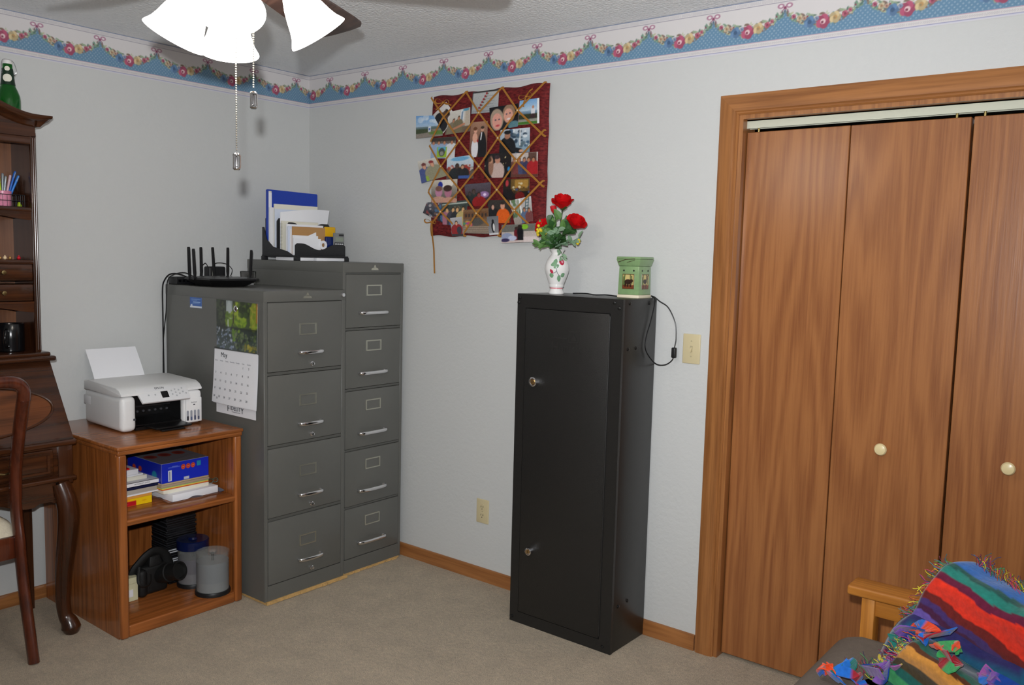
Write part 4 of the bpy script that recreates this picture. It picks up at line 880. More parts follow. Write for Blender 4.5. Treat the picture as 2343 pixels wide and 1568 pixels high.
for k in range(4):
    y = .108 + k * .0165; w_ = .0045
    mb = MB(); pts = [(y + w_ * math.cos(a), .060 + w_ * math.sin(a)) for a in np.linspace(0, math.pi, 8)] + [(y + w_ * math.cos(a), .024 + w_ * math.sin(a)) for a in np.linspace(math.pi, 2 * math.pi, 8)]
    mb.prism(pts, 'x', .1702, .1718); wn = part('ink_window', mb, MAT('ink_window_grey', S(150, 154, 164), .2), pn, 'small upright ink level window')
    mb = MB(); pts = [(y + w_ * .8, .040 - .004 * (k % 2)), (y - w_ * .8, .040 - .004 * (k % 2))] + [(y + w_ * .8 * math.cos(a), .025 + w_ * .8 * math.sin(a)) for a in np.linspace(math.pi, 2 * math.pi, 8)]
    mb.prism(pts, 'x', .1719, .1723); part('ink_level', mb, MAT('dark_ink_%d' % k, (S(40, 40, 48), S(84, 96, 130), S(74, 80, 104), S(80, 86, 110))[k], .2), wn)
def psheet(u, v): return (-.150 - .085 * v - .012 * v * v, -.138 + .222 * u + .004 * v, .178 + .128 * v)
mb = MB(); mb.grid(psheet, 6, 6); mb.grid(lambda u, v: tuple(Vector(psheet(u, v)) + Vector((-.0022, 0, -.001))), 6, 6)
for u in (0, 1): mb.grid(lambda v, w, u=u: tuple(Vector(psheet(u, v)) + Vector((-.0022, 0, -.001)) * w), 6, 1)
mb.grid(lambda u, w: tuple(Vector(psheet(u, 1)) + Vector((-.0022, 0, -.001)) * w), 6, 1)
bmesh.ops.transform(mb.bm, matrix=Matrix.Translation((.281, -1.106, BT)) @ Matrix.Rotation(math.radians(-2), 4, 'Z'), verts=mb.bm.verts[:])
solo('paper_stack', mb, P1, 'white paper standing in the rear feed of the printer', 'paper')
# ================================================================ black steel gun cabinet
GUN = MAT('black_powder_coat', S(33, 32, 31), 0.36, 0.0, 0.5, bump=(420, .25))
GUNS = MAT('black_powder_coat_side', S(33, 32, 31), 0.30, 0.0, 0.5, bump=(420, .12))
gx0, gx1, gy0, gy1, gh = 1.648, 2.142, -.260, -.006, 1.366
gc = thing('gun_cabinet', 'tall narrow black steel security cabinet against the back wall', 'cabinet', ((gx0 + gx1) / 2, (gy0 + gy1) / 2, 0))
part('shell', MB().box(gx0, gx1, gy0 + .012, gy1, 0, gh, .004, 2), GUNS, gc)
mb = MB(); mb.frame((gx0, gx1, 0, gh), (1.690, 2.089, .047, 1.311), 'y', gy0, gy0 + .014); part('front_frame', mb, GUN, gc, angle=20)
mb = MB(); mb.box(1.6925, 2.0865, gy0 - .003, gy0 + .013, .0495, 1.3085, .003, 2); door = part('door', mb, GUN, gc)
part('hinge_strip', MB().cyl((2.0880, gy0 - .001, .06), (2.0880, gy0 - .001, 1.30), .0032, n=10), GUN, gc)
for z_, r_ in ((1.018, .0205), (.321, .017)):
    M = Matrix.Translation((1.748, gy0 - .003, z_)) @ Matrix.Rotation(math.pi / 2, 4, 'X')
    lk = part('lock', MB().lathe([(0, 0), (r_ * 1.05, 0), (r_, .010), (r_ * .92, .016), (r_ * .72, .018), (r_ * .70, .014), (0, .014)], n=32, M=M), CHROME, door, 'round chrome key lock')
    part('key_plug', MB().lathe([(0, .0142), (r_ * .5, .0142), (r_ * .5, .0175), (0, .0178)], n=24, M=M), MAT('lock_brass', S(186, 150, 96), .3, .9), lk)
    part('keyhole', MB().box(1.7472, 1.7488, gy0 - .0215, gy0 - .0205, z_ - .006, z_ + .006), BLACKP, lk)
# embossed emblem and maker's name
EMB = MAT('embossed_black', S(38, 37, 36), .45)
mb = MB(); mb.frame((1.905, 1.955, 1.186, 1.232), (1.911, 1.949, 1.192, 1.226), 'y', gy0 - .0042, gy0 - .003); mb.box(1.835, 1.900, gy0 - .0042, gy0 - .003, 1.198, 1.203); mb.prism([(1.916, 1.196), (1.930, 1.222), (1.944, 1.196)], 'y', gy0 - .0042, gy0 - .003); part('emblem', mb, EMB, door)
o = link('maker_lettering', rebase(text_mesh('maker_lettering', [('Homak', .046, axes((1.894, gy0 - .0036, 1.164), (1, 0, 0), (0, 0, 1)), 'CENTER')], EMB, .0006), gc.location), door); o['label'] = 'embossed black lettering'
BOLT = MAT('black_bolt', S(24, 24, 24), .3)
def bolt(M): part('bolt', MB().lathe([(0, 0), (.007, 0), (.0065, .003), (.003, .005), (0, .005)], n=14, M=M), BOLT, gc)
for x_, z_ in ((1.660, 1.350), (1.655, 1.330), (2.104, 1.352), (2.126, 1.333), (2.105, .022), (1.66, .02)): bolt(Matrix.Translation((x_, gy0, z_)) @ Matrix.Rotation(math.pi / 2, 4, 'X'))
for y_, z_ in ((-.212, 1.350), (-.066, 1.348), (-.214, 1.178), (-.156, 1.179), (-.214, .179), (-.145, .182)): bolt(Matrix.Translation((gx1, y_, z_)) @ Matrix.Rotation(math.pi / 2, 4, 'Y'))

# ================================================================ vase with artificial roses
ZG = gh
PORC = MAT('white_porcelain', S(232, 230, 228), .12, coat=.4)
VX, VY = 1.757, -.148
VP = [(0, 0), (.030, 0), (.0325, .003), (.031, .009), (.026, .018), (.0255, .024), (.030, .040), (.040, .066), (.0475, .088), (.0495, .100), (.048, .116), (.043, .132), (.034, .147), (.0255, .157), (.0228, .163), (.0245, .170), (.030, .178), (.0315, .180), (.030, .181), (.0275, .178), (.022, .168), (.0205, .160), (.030, .140), (.03, .03), (0, .02)]
vs = thing('flower_vase', 'white porcelain vase painted with pink roses on the black cabinet', 'vase', (VX, VY, ZG))
part('body', MB().lathe([(r, z_ + ZG + .0002) for r, z_ in VP], (VX, VY, 0), 48), PORC, vs, angle=70)
part('pink_band', MB().lathe([(.0262, .0225), (.0266, .0235), (.0266, .0255), (.0264, .0265)], (VX, VY, ZG), 48), MAT('pink_glaze', S(216, 120, 130), .2), vs)
vr = VP[5:16]
def vsurf(a, z_, o=.0006):
    zz = [q[1] for q in vr]; rr = [q[0] for q in vr]; r = float(np.interp(z_, zz, rr)) + o
    return Vector((VX + r * math.cos(a), VY + r * math.sin(a), ZG + z_))
A0 = math.radians(-57)                      # side of the vase that faces the room
def blob(pts_fn, n, o=.0012):
    mb = MB(); ce = pts_fn(None); cv = mb.bm.verts.new(vsurf(ce[0], ce[1], o * 1.8)); ring = [mb.bm.verts.new(vsurf(*pts_fn(k / n), o * .4)) for k in range(n)]
    for k in range(n): mb.bm.faces.new((cv, ring[k], ring[(k + 1) % n]))
    return mb
def oval(da, z_, wa, wz, rot=0.0):
    def f(t_):
        if t_ is None: return (A0 + da, z_)
        x, y = wa * math.cos(2 * math.pi * t_), wz * math.sin(2 * math.pi * t_) * (1 - .25 * math.cos(4 * math.pi * t_))
        c_, s_ = math.cos(rot), math.sin(rot); return (A0 + da + (x * c_ - y * s_) / .045, z_ + x * s_ + y * c_)
    return f
ROSEG, LEAFG, TWIG = MAT('rose_glaze', S(188, 50, 76), .2), MAT('leaf_glaze', S(120, 160, 124), .25), MAT('twig_glaze', S(110, 110, 116), .3)
part('painted_rose', blob(oval(.50, .131, .012, .0115), 16), ROSEG, vs); part('painted_rose', blob(oval(.52, .131, .006, .006), 12, .002), MAT('rose_glaze_pale', S(228, 150, 165), .2), vs); part('painted_bud', blob(oval(-.40, .092, .010, .005, -1.0), 12), ROSEG, vs)
for da, z_, a_, b_, rt_ in ((-.22, .121, .013, .007, .35), (-.10, .131, .012, .007, 1.2), (-.45, .076, .010, .008, .2), (.28, .064, .009, .011, .2), (.62, .078, .010, .0075, .7), (-.0, .112, .012, .006, .6)): part('painted_leaf', blob(oval(da, z_, a_, b_, rt_), 14), LEAFG, vs)
mb = MB(); mb.tube([vsurf(A0 + a_, z_, .0008) for a_, z_ in ((.12, .122), (.05, .108), (.02, .096), (.10, .086), (.28, .076), (.45, .074))], .0011, n=6); mb.tube([vsurf(A0 + a_, z_, .0008) for a_, z_ in ((.02, .096), (-.08, .088), (-.25, .085))], .0011, n=6); part('painted_stem', mb, TWIG, vs)

PETAL = MAT('red_silk_petal', S(200, 14, 20), .75, spec=.15); BUDM = MAT('red_bud', S(196, 24, 36), .7)
LEAFD, LEAFM, LEAFV = MAT('dark_silk_leaf', S(46, 84, 40), .5), MAT('mid_silk_leaf', S(84, 124, 60), .55), MAT('variegated_leaf', S(128, 158, 128), .55)
STEMG = MAT('green_stem', S(52, 76, 40), .5); YFL = MAT('yellow_berry', S(222, 196, 40), .6)
MOUTH = Vector((VX, VY, ZG + .176))
def rose(label, c, ax, R_, npet, leaves, bud=False):
    c = Vector(c); ax = Vector(ax).normalized(); t = thing('artificial_rose', label, 'rose', (VX, VY, ZG + .165), group='red roses in the white vase')
    Q = Vector((0, 0, 1)).rotation_difference(ax).to_matrix().to_4x4(); Mx = Matrix.Translation(c) @ Q
    mb = MB(); rg = random.Random(int(c.x * 1e5))
    layers = [(.34, 3, .95, .05), (.58, 4, .90, .15), (.80, 4, .80, .40), (.98, 5, .55, .85)] if not bud else [(.45, 3, 1.3, .05), (.75, 3, 1.25, .10)]
    for rad, n, hh, op in layers[:npet]:
        for k in range(n):
            a0 = 2 * math.pi * k / n + rg.uniform(-.3, .3) + rad * 2; span = 2 * math.pi / n * 1.45
            def pf(u, v, rad=rad, a0=a0, span=span, hh=hh, op=op):
                a = a0 + (u - .5) * span * (1 - .25 * (v - .4) ** 2); bell = math.sin(min(1, v * 1.1) * math.pi * .5)
                rr = R_ * rad * (.18 + .82 * bell) + R_ * op * .35 * v ** 3; z_ = R_ * (-.75 + (hh + .75) * v * (1 - .22 * (2 * u - 1) ** 2)) - R_ * op * .25 * v ** 4 + R_ * .05 * math.sin(u * 7 + a0)
                return Mx @ Vector((rr * math.cos(a), rr * math.sin(a), z_))
            mb.grid(pf, 6, 6)
    part('bloom', mb, BUDM if bud else PETAL, t, angle=80, kind='stuff')
    part('sepal_cup', MB().lathe([(0, -.95 * R_), (.12 * R_, -.92 * R_), (.3 * R_, -.75 * R_), (.34 * R_, -.55 * R_), (.2 * R_, -.5 * R_)], M=Mx, n=12), STEMG, t)
    b0 = c - ax * R_ * .85; mid = MOUTH.lerp(b0, .55) + Vector((0, 0, .02)); part('stem', MB().tube(smooth_path([MOUTH + Vector((0, 0, -.10)), MOUTH + Vector(((c.x - VX) * .12, 0, 0)), mid, b0], 6), .0022, n=7), STEMG, t)
    for (bx_, by_, bz_), (dx, dy, dz), L, w_, m_ in leaves: part('leaf', MB().leaf((bx_, by_, bz_), (dx, dy, dz), (.35, -.75, .55), L, w_), m_, t)
    return t
def V_(cx, cy, dy=0.0):                      # bouquet position from heights measured on the vase
    return (VX + (cx - 405) / 3696.0, VY + dy, ZG + (1528 - cy) / 3696.0)
rose('large open red rose at the top of the bouquet', V_(475, 165), (.15, -.25, 1), .036, 4, [(V_(460, 300), (.55, -.3, .25), .042, .030, LEAFD), (V_(440, 420), (-.3, -.5, .9), .05, .03, LEAFM), (V_(430, 520), (-.2, -.4, -.8), .05, .032, LEAFD)])
rose('closed red rosebud just below the top rose', V_(345, 292, -.01), (-.1, -.2, 1), .017, 2, [(V_(350, 350, -.02), (-.3, -.3, -.9), .045, .034, LEAFD), (V_(400, 560, -.03), (.1, -.6, .6), .045, .03, LEAFD)], True)
rose('red rose low at the left of the bouquet', V_(170, 520, -.015), (-.55, -.25, .8), .030, 4, [(V_(290, 640, -.03), (-.5, -.5, .5), .045, .028, LEAFM), (V_(330, 760, -.02), (-.8, -.4, .1), .05, .034, LEAFD)])
rose('red rose at the right of the bouquet facing the closet', V_(755, 470, -.01), (.55, -.18, .8), .034, 4, [(V_(560, 640, -.03), (.8, -.35, .25), .055, .038, LEAFD), (V_(520, 760, -.03), (.75, -.5, .15), .058, .042, LEAFD), (V_(545, 570, -.02), (.25, -.4, .8), .045, .024, LEAFM), (V_(530, 440, 0), (.4, -.3, -.6), .04, .03, LEAFD)])
def sprig(label, name, pts, n, L, w_, mat, seed, berries=None):
    rg = random.Random(seed); t = thing(name, label, 'sprig', (VX, VY, ZG + .165), group='filler sprigs in the white vase')
    path = smooth_path([MOUTH + Vector((0, 0, -.08)), MOUTH] + [Vector(q) for q in pts], 6); part('stem', MB().tube(path, .0014, n=6), STEMG, t); m = len(path)
    for k in range(n):
        i = int(m * (.40 + .6 * k / max(1, n - 1))) - 1; b = path[min(i, m - 1)]; a = rg.uniform(0, 6.28); d = (path[min(i, m - 1)] - path[max(i - 2, 0)]).normalized() * .8 + Vector((math.cos(a), -abs(math.sin(a)) * .6, math.sin(a) * .7))
        part('leaf', MB().leaf(b, d, (.2, -.8, .5), L * rg.uniform(.7, 1.15), w_ * rg.uniform(.8, 1.2)), mat, t)
    if berries:
        for q in berries: part('berry', MB().ball(Vector(q), .0065, nu=10, nv=7), YFL, t)
sprig('leafy sprig drooping left over the vase rim', 'leafy_sprig', [V_(290, 800, -.03), V_(190, 800, -.035), V_(100, 790, -.03)], 12, .034, .016, LEAFM, 1)
sprig('leafy sprig hanging down right of the vase neck', 'leafy_sprig', [V_(520, 860, -.03), V_(570, 930, -.03), V_(580, 1000, -.025)], 9, .024, .012, LEAFV, 2)
sprig('variegated leafy sprig spreading right below the right rose', 'leafy_sprig', [V_(560, 780, -.02), V_(680, 760, -.02), V_(800, 690, -.01)], 14, .034, .015, LEAFV, 3, [V_(810, 745, -.01), V_(795, 770, -.012), V_(815, 725, -.012)])
sprig('variegated leafy sprig in the middle of the bouquet', 'leafy_sprig', [V_(440, 760, -.035), V_(470, 640, -.04), V_(500, 560, -.03)], 14, .036, .016, LEAFV, 4, [V_(510, 450, -.01), V_(525, 475, -.012)])
sprig('sprig with yellow berries before the left rose', 'berry_sprig', [V_(330, 760, -.03), V_(240, 640, -.04), V_(190, 560, -.035)], 13, .034, .015, LEAFM, 5, [V_(180, 520, -.05), V_(165, 575, -.05), V_(215, 575, -.052), V_(165, 620, -.05), V_(230, 590, -.05), V_(340, 640, -.05), V_(160, 650, -.045), V_(190, 600, -.054)])
sprig('dark leafy sprig filling the bouquet behind the roses', 'leafy_sprig', [V_(430, 720, .01), V_(520, 560, .015), V_(600, 520, .015)], 16, .044, .026, LEAFD, 6)
sprig('dark leafy sprig low in front of the vase mouth', 'leafy_sprig', [V_(420, 800, -.035), V_(440, 720, -.045), V_(520, 690, -.045)], 13, .040, .022, LEAFD, 8)
sprig('mid green leafy sprig below the rosebud', 'leafy_sprig', [V_(380, 740, -.03), V_(400, 580, -.035), V_(420, 440, -.03)], 13, .036, .018, LEAFM, 9)
sprig('dark leafy sprig leaning right under the right rose', 'leafy_sprig', [V_(500, 740, -.03), V_(620, 640, -.035), V_(700, 600, -.03)], 13, .040, .020, LEAFD, 10)
sprig('broad dark leaves rising left of the vase neck', 'leafy_sprig', [V_(360, 780, -.01), V_(320, 640, -.012), V_(330, 480, -.01)], 15, .044, .026, LEAFD, 7)

# ================================================================ wax warmer with its cord
WG = MAT('sage_green_glaze', S(128, 158, 110), .25, coat=.3, var=(30, .10)); WC = MAT('cream_base', S(226, 216, 190), .5)
wx0, wx1, wy0, wy1 = 2.035, 2.129, -.130, -.036; wcx, wcy = (wx0 + wx1) / 2, (wy0 + wy1) / 2
ww = thing('wax_warmer', 'green ceramic wax warmer with bear pictures on the black cabinet', 'wax warmer', (wcx, wcy, ZG))
part('base', MB().box(wx0 - .001, wx1 + .001, wy0 - .001, wy1 + .001, ZG + .0003, ZG + .012, .002), WC, ww)
def sq(h, z_): return [(wcx - h, wcy - h, ZG + z_), (wcx + h, wcy - h, ZG + z_), (wcx + h, wcy + h, ZG + z_), (wcx - h, wcy + h, ZG + z_)]
part('body', MB().hexa(sq(.0465, .0122) + sq(.0445, .122), .003), WG, ww)
part('dish', MB().hexa(sq(.046, .1222) + sq(.0535, .148), .002), WG, ww); mb = MB(); mb.hexa(sq(.0535, .1482) + sq(.052, .158), .003); part('dish_rim', mb, WG, ww)
def wprint(kind):
    r = Ras(34, 36, (206, 186, 122)); r.r(0, 0, 1, .28, (120, 60, 36)); r.speck(0, 0, 1, .3, 20, [(150, 50, 30), (90, 60, 30), (70, 44, 26)], .04); r.ln(.15, .3, .2, .95, .04, (70, 96, 50)); r.ln(.82, .35, .78, .85, .04, (60, 80, 46)); r.ln(.68, .6, .66, .95, .03, (60, 80, 46)); r.ln(.08, .3, .1, .8, .03, (84, 104, 56))
    if kind == 'bear':
        r.e(.48, .48, .30, .17, (52, 34, 26)); r.e(.78, .55, .13, .11, (56, 38, 28)); r.ln(.28, .45, .24, .2, .06, (46, 30, 22)); r.ln(.48, .42, .46, .2, .06, (46, 30, 22)); r.ln(.66, .42, .70, .2, .06, (46, 30, 22))
    else:
        r.e(.45, .52, .26, .15, (60, 48, 36)); r.e(.74, .70, .10, .08, (64, 50, 38)); r.ln(.32, .45, .3, .12, .035, (50, 40, 30)); r.ln(.58, .45, .6, .12, .035, (50, 40, 30)); r.ln(.74, .76, .9, .95, .04, (90, 66, 40)); r.ln(.66, .76, .6, .95, .04, (90, 66, 40))
    for q in ((0, 0, 1, .05), (0, .95, 1, 1), (0, 0, .05, 1), (.95, 0, 1, 1)): r.r(*q, (74, 56, 34))
    return r
def wpanel(kind, nrm, f):
    o = link('picture_panel', rebase(ras_mesh('picture_panel', wprint(kind), f, .0016, nrm, PRINT('glazed_print', .25, .5)), ww.location), ww); o['label'] = kind + ' picture with pine trees'
wpanel('bear', (0, -1, 0), lambda u, v: (wcx - .026 + .052 * u, wcy - .0476, ZG + .034 + .058 * v)); wpanel('moose', (1, 0, 0), lambda u, v: (wcx + .0476, wcy - .026 + .052 * u, ZG + .034 + .058 * v))
for k, (a, b) in enumerate(((-.022, .105), (.022, .105))):
    part('vent_hole', MB().cyl((wcx + a, wcy - .0452, ZG + b), (wcx + a, wcy - .0462, ZG + b), .0035, n=12), BLACKP, ww); part('vent_hole', MB().cyl((wcx + .0452, wcy + a, ZG + b), (wcx + .0462, wcy + a, ZG + b), .0035, n=12), BLACKP, ww)
mb = MB(); mb.tube([(wcx - .045, wcy - .0536, ZG + .136), (wcx - .01, wcy - .0546, ZG + .147), (wcx + .03, wcy - .0546, ZG + .150)], .0014, n=5); mb.tube([(wcx - .005, wcy - .0544, ZG + .136), (wcx + .03, wcy - .0546, ZG + .145)], .0010, n=5); part('twig_relief', mb, MAT('twig_brown', S(70, 56, 36), .5), ww)
solo('warmer_cord', MB().tube(smooth_path([(1.80, -.090, ZG + .004), (1.86, -.085, ZG + .006), (1.91, -.095, ZG + .003), (1.96, -.09, ZG + .005), (2.01, -.095, ZG + .003), (2.032, -.085, ZG + .003)], 8), .0024, n=8), CABLE, 'black cord lying on the cabinet between vase and warmer', 'cord')
cd = thing('warmer_cord', 'black cord with inline switch looping down beside the light switch', 'cord', (2.2, -.03, 1.1))
part('cord', MB().tube(smooth_path([(2.10, -.033, ZG + .006), (2.135, -.030, ZG + .007), (2.165, -.026, ZG - .012), (2.201, -.022, 1.331), (2.232, -.020, 1.274), (2.238, -.020, 1.215), (2.234, -.022, 1.178), (2.233, -.022, 1.150), (2.225, -.024, 1.128), (2.200, -.030, 1.110), (2.170, -.045, 1.112), (2.152, -.075, 1.145), (2.149, -.098, 1.18), (2.149, -.090, 1.225), (2.150, -.066, 1.275), (2.151, -.046, 1.33), (2.148, -.036, 1.362), (2.132, -.030, ZG + .005)], 8), .0024, n=8), CABLE, cd)
part('inline_switch', MB().box(2.224, 2.242, -.030, -.014, 1.140, 1.180, .004, 3), BLACKP, cd)

# ================================================================ switch and outlet
IVORY = MAT('ivory_plastic', S(206, 192, 154), .35); SCREW = MAT('ivory_screw', S(180, 168, 136), .3)
sw = thing('light_switch', 'ivory toggle light switch plate beside the closet casing', 'light switch', (2.297, -.003, 1.18)); part('plate', MB().box(2.2605, 2.3335, -.0065, 0, 1.122, 1.236, .003, 3), IVORY, sw)
part('toggle_frame', MB().box(2.2915, 2.3025, -.0075, -.006, 1.167, 1.191), SCREW, sw); part('toggle', MB().hexa([(2.2935, -.007, 1.170), (2.3005, -.007, 1.170), (2.3005, -.007, 1.186), (2.2935, -.007, 1.186), (2.2943, -.020, 1.164), (2.2997, -.020, 1.164), (2.2997, -.018, 1.171), (2.2943, -.018, 1.171)], .0008), IVORY, sw)
for z_ in (1.150, 1.209): part('screw', MB().cyl((2.297, -.0062, z_), (2.297, -.0078, z_), .0032, n=12), SCREW, sw)
ol_ = thing('wall_outlet', 'ivory duplex wall outlet left of the black cabinet', 'outlet', (1.272, -.003, .332)); part('plate', MB().box(1.236, 1.309, -.0065, 0, .275, .388, .003, 3), IVORY, ol_)
for z_ in (.351, .312):
    so = part('socket', MB().lathe([(0, 0), (.0165, 0), (.0165, .002), (0, .0025)], n=24, M=Matrix.Translation((1.2725, -.0062, z_)) @ Matrix.Rotation(math.pi / 2, 4, 'X')), IVORY, ol_)
    for dx in (-.006, .006): part('slot', MB().box(1.2725 + dx - .001, 1.2725 + dx + .001, -.0095, -.0085, z_ - .001, z_ + .007), BLACKP, so)
    part('slot', MB().cyl((1.2725, -.0085, z_ - .008), (1.2725, -.0095, z_ - .008), .0022, n=10), BLACKP, so)
part('screw', MB().cyl((1.2725, -.0062, .3315), (1.2725, -.0078, .3315), .003, n=12), SCREW, ol_)
# ================================================================ ribbon memo board with photographs
MBX0, MBX1, MBZ0, MBZ1 = .922, 1.594, 1.600, 2.244
def fabric():
    t = NT('maroon_quilted_fabric'); tc = t.n('ShaderNodeTexCoord'); mp = t.n('ShaderNodeMapping'); mp.inputs['Scale'].default_value = (60, 60, 150); t.l(tc.outputs['Object'], mp.inputs[0])
    n1 = t.n('ShaderNodeTexNoise', i_Scale=1.0, i_Detail=3.0); t.l(mp.outputs[0], n1.inputs['Vector'])
    r = t.n('ShaderNodeValToRGB'); r.color_ramp.elements[0].position = .3; r.color_ramp.elements[1].position = .7; r.color_ramp.elements[0].color = S(74, 20, 24); r.color_ramp.elements[1].color = S(124, 40, 40); t.l(n1.outputs['Fac'], r.inputs[0]); t.l(r.outputs[0], t.b.inputs['Base Color'])
    b = t.n('ShaderNodeBump', i_Strength=.8, i_Distance=.004); t.l(n1.outputs['Fac'], b.inputs['Height']); t.l(b.outputs[0], t.b.inputs['Normal']); t.set('Roughness', .75); t.set('Specular IOR Level', .2); return t.m
bd = thing('memo_board', 'maroon padded memo board with crossed gold ribbons full of photos', 'memo board', (1.258, -.02, MBZ0))
def bsurf(u, v):
    e = lambda q: min(1.0, min(q, 1 - q) / .05); d = (1 - (1 - e(u)) ** 2) ** .5 * (1 - (1 - e(v)) ** 2) ** .5 if 0 < u < 1 and 0 < v < 1 else 0
    wob = .004 * math.sin(u * 23) * (abs(v - .5) * 2) ** 4, .004 * math.sin(v * 19 + 1) * (abs(u - .5) * 2) ** 4
    return (MBX0 + (MBX1 - MBX0) * u + wob[1], -.012 - .020 * d - .0012 * math.sin(u * 31) * math.sin(v * 29) * d, MBZ0 + (MBZ1 - MBZ0) * v + wob[0])
mb = MB(); mb.grid(bsurf, 48, 48); mb.box(MBX0 + .006, MBX1 - .006, -.014, -.002, MBZ0 + .006, MBZ1 - .006); part('padded_panel', mb, fabric(), bd, angle=60)
GOLD = MAT('gold_satin_ribbon', S(178, 122, 52), .38, .25)
RIB = dict(A1=[(.934, 2.237), (1.122, 2.027), (1.242, 1.908), (1.349, 1.802), (1.449, 1.711), (1.582, 1.611)], A2=[(1.149, 2.243), (1.235, 2.143), (1.348, 2.025), (1.454, 1.922), (1.592, 1.812)], A3=[(1.359, 2.242), (1.453, 2.135), (1.592, 2.021)], A4=[(.927, 2.019), (1.01, 1.918), (1.131, 1.808), (1.232, 1.702), (1.364, 1.602)], A5=[(.924, 1.806), (1.012, 1.712), (1.156, 1.602)],
           B1=[(.935, 2.036), (1.015, 2.134), (1.152, 2.243)], B2=[(.928, 1.809), (1.01, 1.918), (1.122, 2.027), (1.235, 2.143), (1.359, 2.241)], B3=[(.947, 1.652), (1.012, 1.709), (1.131, 1.806), (1.242, 1.908), (1.348, 2.025), (1.453, 2.135), (1.589, 2.24)], B4=[(1.146, 1.602), (1.232, 1.699), (1.349, 1.802), (1.454, 1.922), (1.592, 2.043)], B5=[(1.355, 1.602), (1.449, 1.711), (1.58, 1.819), (1.592, 1.833)])
YF = -.0455                                   # front of the photographs
for nm, pts in RIB.items():
    yy = YF - (.0012 if nm[0] == 'A' else .0022); n = len(pts)
    q0 = Vector((pts[0][0] - pts[1][0], 0, pts[0][1] - pts[1][1])).normalized() * .004; q1 = Vector((pts[-1][0] - pts[-2][0], 0, pts[-1][1] - pts[-2][1])).normalized() * .004
    pp = [Vector((pts[0][0], -.030, pts[0][1])) + q0] + [Vector((x, yy if 0 < i < n - 1 else yy + .007, z_)) for i, (x, z_) in enumerate(pts)] + [Vector((pts[-1][0], -.030, pts[-1][1])) + q1]
    part('ribbon', MB().tube(pp, .0046, n=8, flat=(.12, 1.0), up=(0, -1, 0)), GOLD, bd)
for x, z_ in ((1.242, 1.908), (1.349, 1.802), (1.131, 1.807), (1.235, 2.143), (1.348, 2.025), (1.453, 2.135), (1.454, 1.922), (1.122, 2.027), (1.232, 1.701), (1.449, 1.711), (1.01, 1.918), (1.012, 1.711)):
    part('button', MB().ball((x, YF - .004, z_), .0052, (1, .55, 1), nu=12, nv=8), MAT('gold_button', S(222, 196, 150), .25, .5), bd)
def bow(cx, cz, s_, rot, tails):
    def T(x, z_, y): c_, q = math.cos(rot), math.sin(rot); return (cx + s_ * (x * c_ - z_ * q), YF - .003 + y, cz + s_ * (x * q + z_ * c_))
    mb = MB()
    for sg in (-1, 1): mb.tube(smooth_path([T(0, 0, 0), T(sg * .25, .16, -.006), T(sg * .50, .18, -.010), T(sg * .62, .02, -.008), T(sg * .45, -.10, -.004), T(0, 0, 0)], 5), .0036, n=6, flat=(.18, 1), up=(0, 0, 1))
    for tl in tails: mb.tube(smooth_path([T(*q) for q in tl], 5), .0034, n=6, flat=(.18, 1), up=(0, -1, 0))
    mb.ball((cx, YF - .006, cz), .005, (1, .7, 1), nu=10, nv=7); part('bow', mb, GOLD, bd, 'gold ribbon bow')
bow(1.020, 2.205, .07, -.15, [[(0, 0, 0), (-.35, -.35, -.002), (-.6, -.5, 0)], [(0, 0, 0), (.4, -.05, -.002), (.75, -.12, 0)]])
bow(1.500, 2.188, .055, .2, [[(0, 0, 0), (-.3, -.4, -.002), (-.4, -.7, 0)], [(0, 0, 0), (.4, .3, -.002), (.7, .4, 0)]])
bow(.957, 1.664, .06, -.1, [[(0, 0, 0), (-.05, -.5, .002), (-.18, -1.1, .02)], [(0, 0, 0), (.12, -.5, .0), (.05, -.95, .01)]])
part('ribbon_tail', MB().tube(smooth_path([(.957, YF, 1.660), (.952, -.035, 1.60), (.950, -.022, 1.54), (.948, -.016, 1.48), (.950, -.014, 1.424)], 6), .0052, n=6, flat=(.16, 1), up=(0, -1, 0)), GOLD, bd, 'long hanging gold ribbon tail')

# photographs tucked under the ribbons: (label, quad tl tr br bl in x,z, layer, drawing)
SK = (214, 160, 130); SK2 = (190, 130, 100)
def ph_road(r): r.grad(.5, 1, (170, 196, 220), (110, 160, 214)).grad(.36, .5, (70, 90, 80), (120, 140, 150)).r(0, .0, 1, .36, (140, 130, 120)).e(.1, .3, .5, .1, (60, 72, 46)).e(.9, .18, .4, .1, (96, 128, 60)).r(.46, .25, .56, .5, (220, 226, 236)).r(.48, .32, .54, .42, (70, 110, 180)); r.speck(.0, .7, 1, .95, 8, [(220, 228, 236)], .08, .6)
def ph_suit(r): r.grad(0, 1, (196, 190, 186), (226, 222, 220)); r.e(.55, .2, .42, .42, (22, 22, 28)); r.e(.5, .62, .2, .2, (90, 62, 50)); r.e(.5, .76, .2, .1, (50, 40, 34)); r.ln(.5, .4, .52, .1, .05, (200, 200, 210))
def ph_house(r): r.grad(.3, 1, (196, 188, 178), (214, 210, 202)); r.r(.55, .35, .7, .95, (236, 236, 240)); r.r(.58, .5, .67, .9, (130, 150, 170)); r.r(.78, .2, .98, .98, (190, 176, 160)); r.e(.8, .95, .16, .06, (80, 150, 180)); r.r(0, 0, 1, .25, (110, 92, 74)); r.fig(.25, .65, .45, SK2, (130, 120, 100)); r.fig(.48, .72, .45, SK2, (120, 110, 84)); r.ln(.3, .2, .75, .35, .05, SK2)
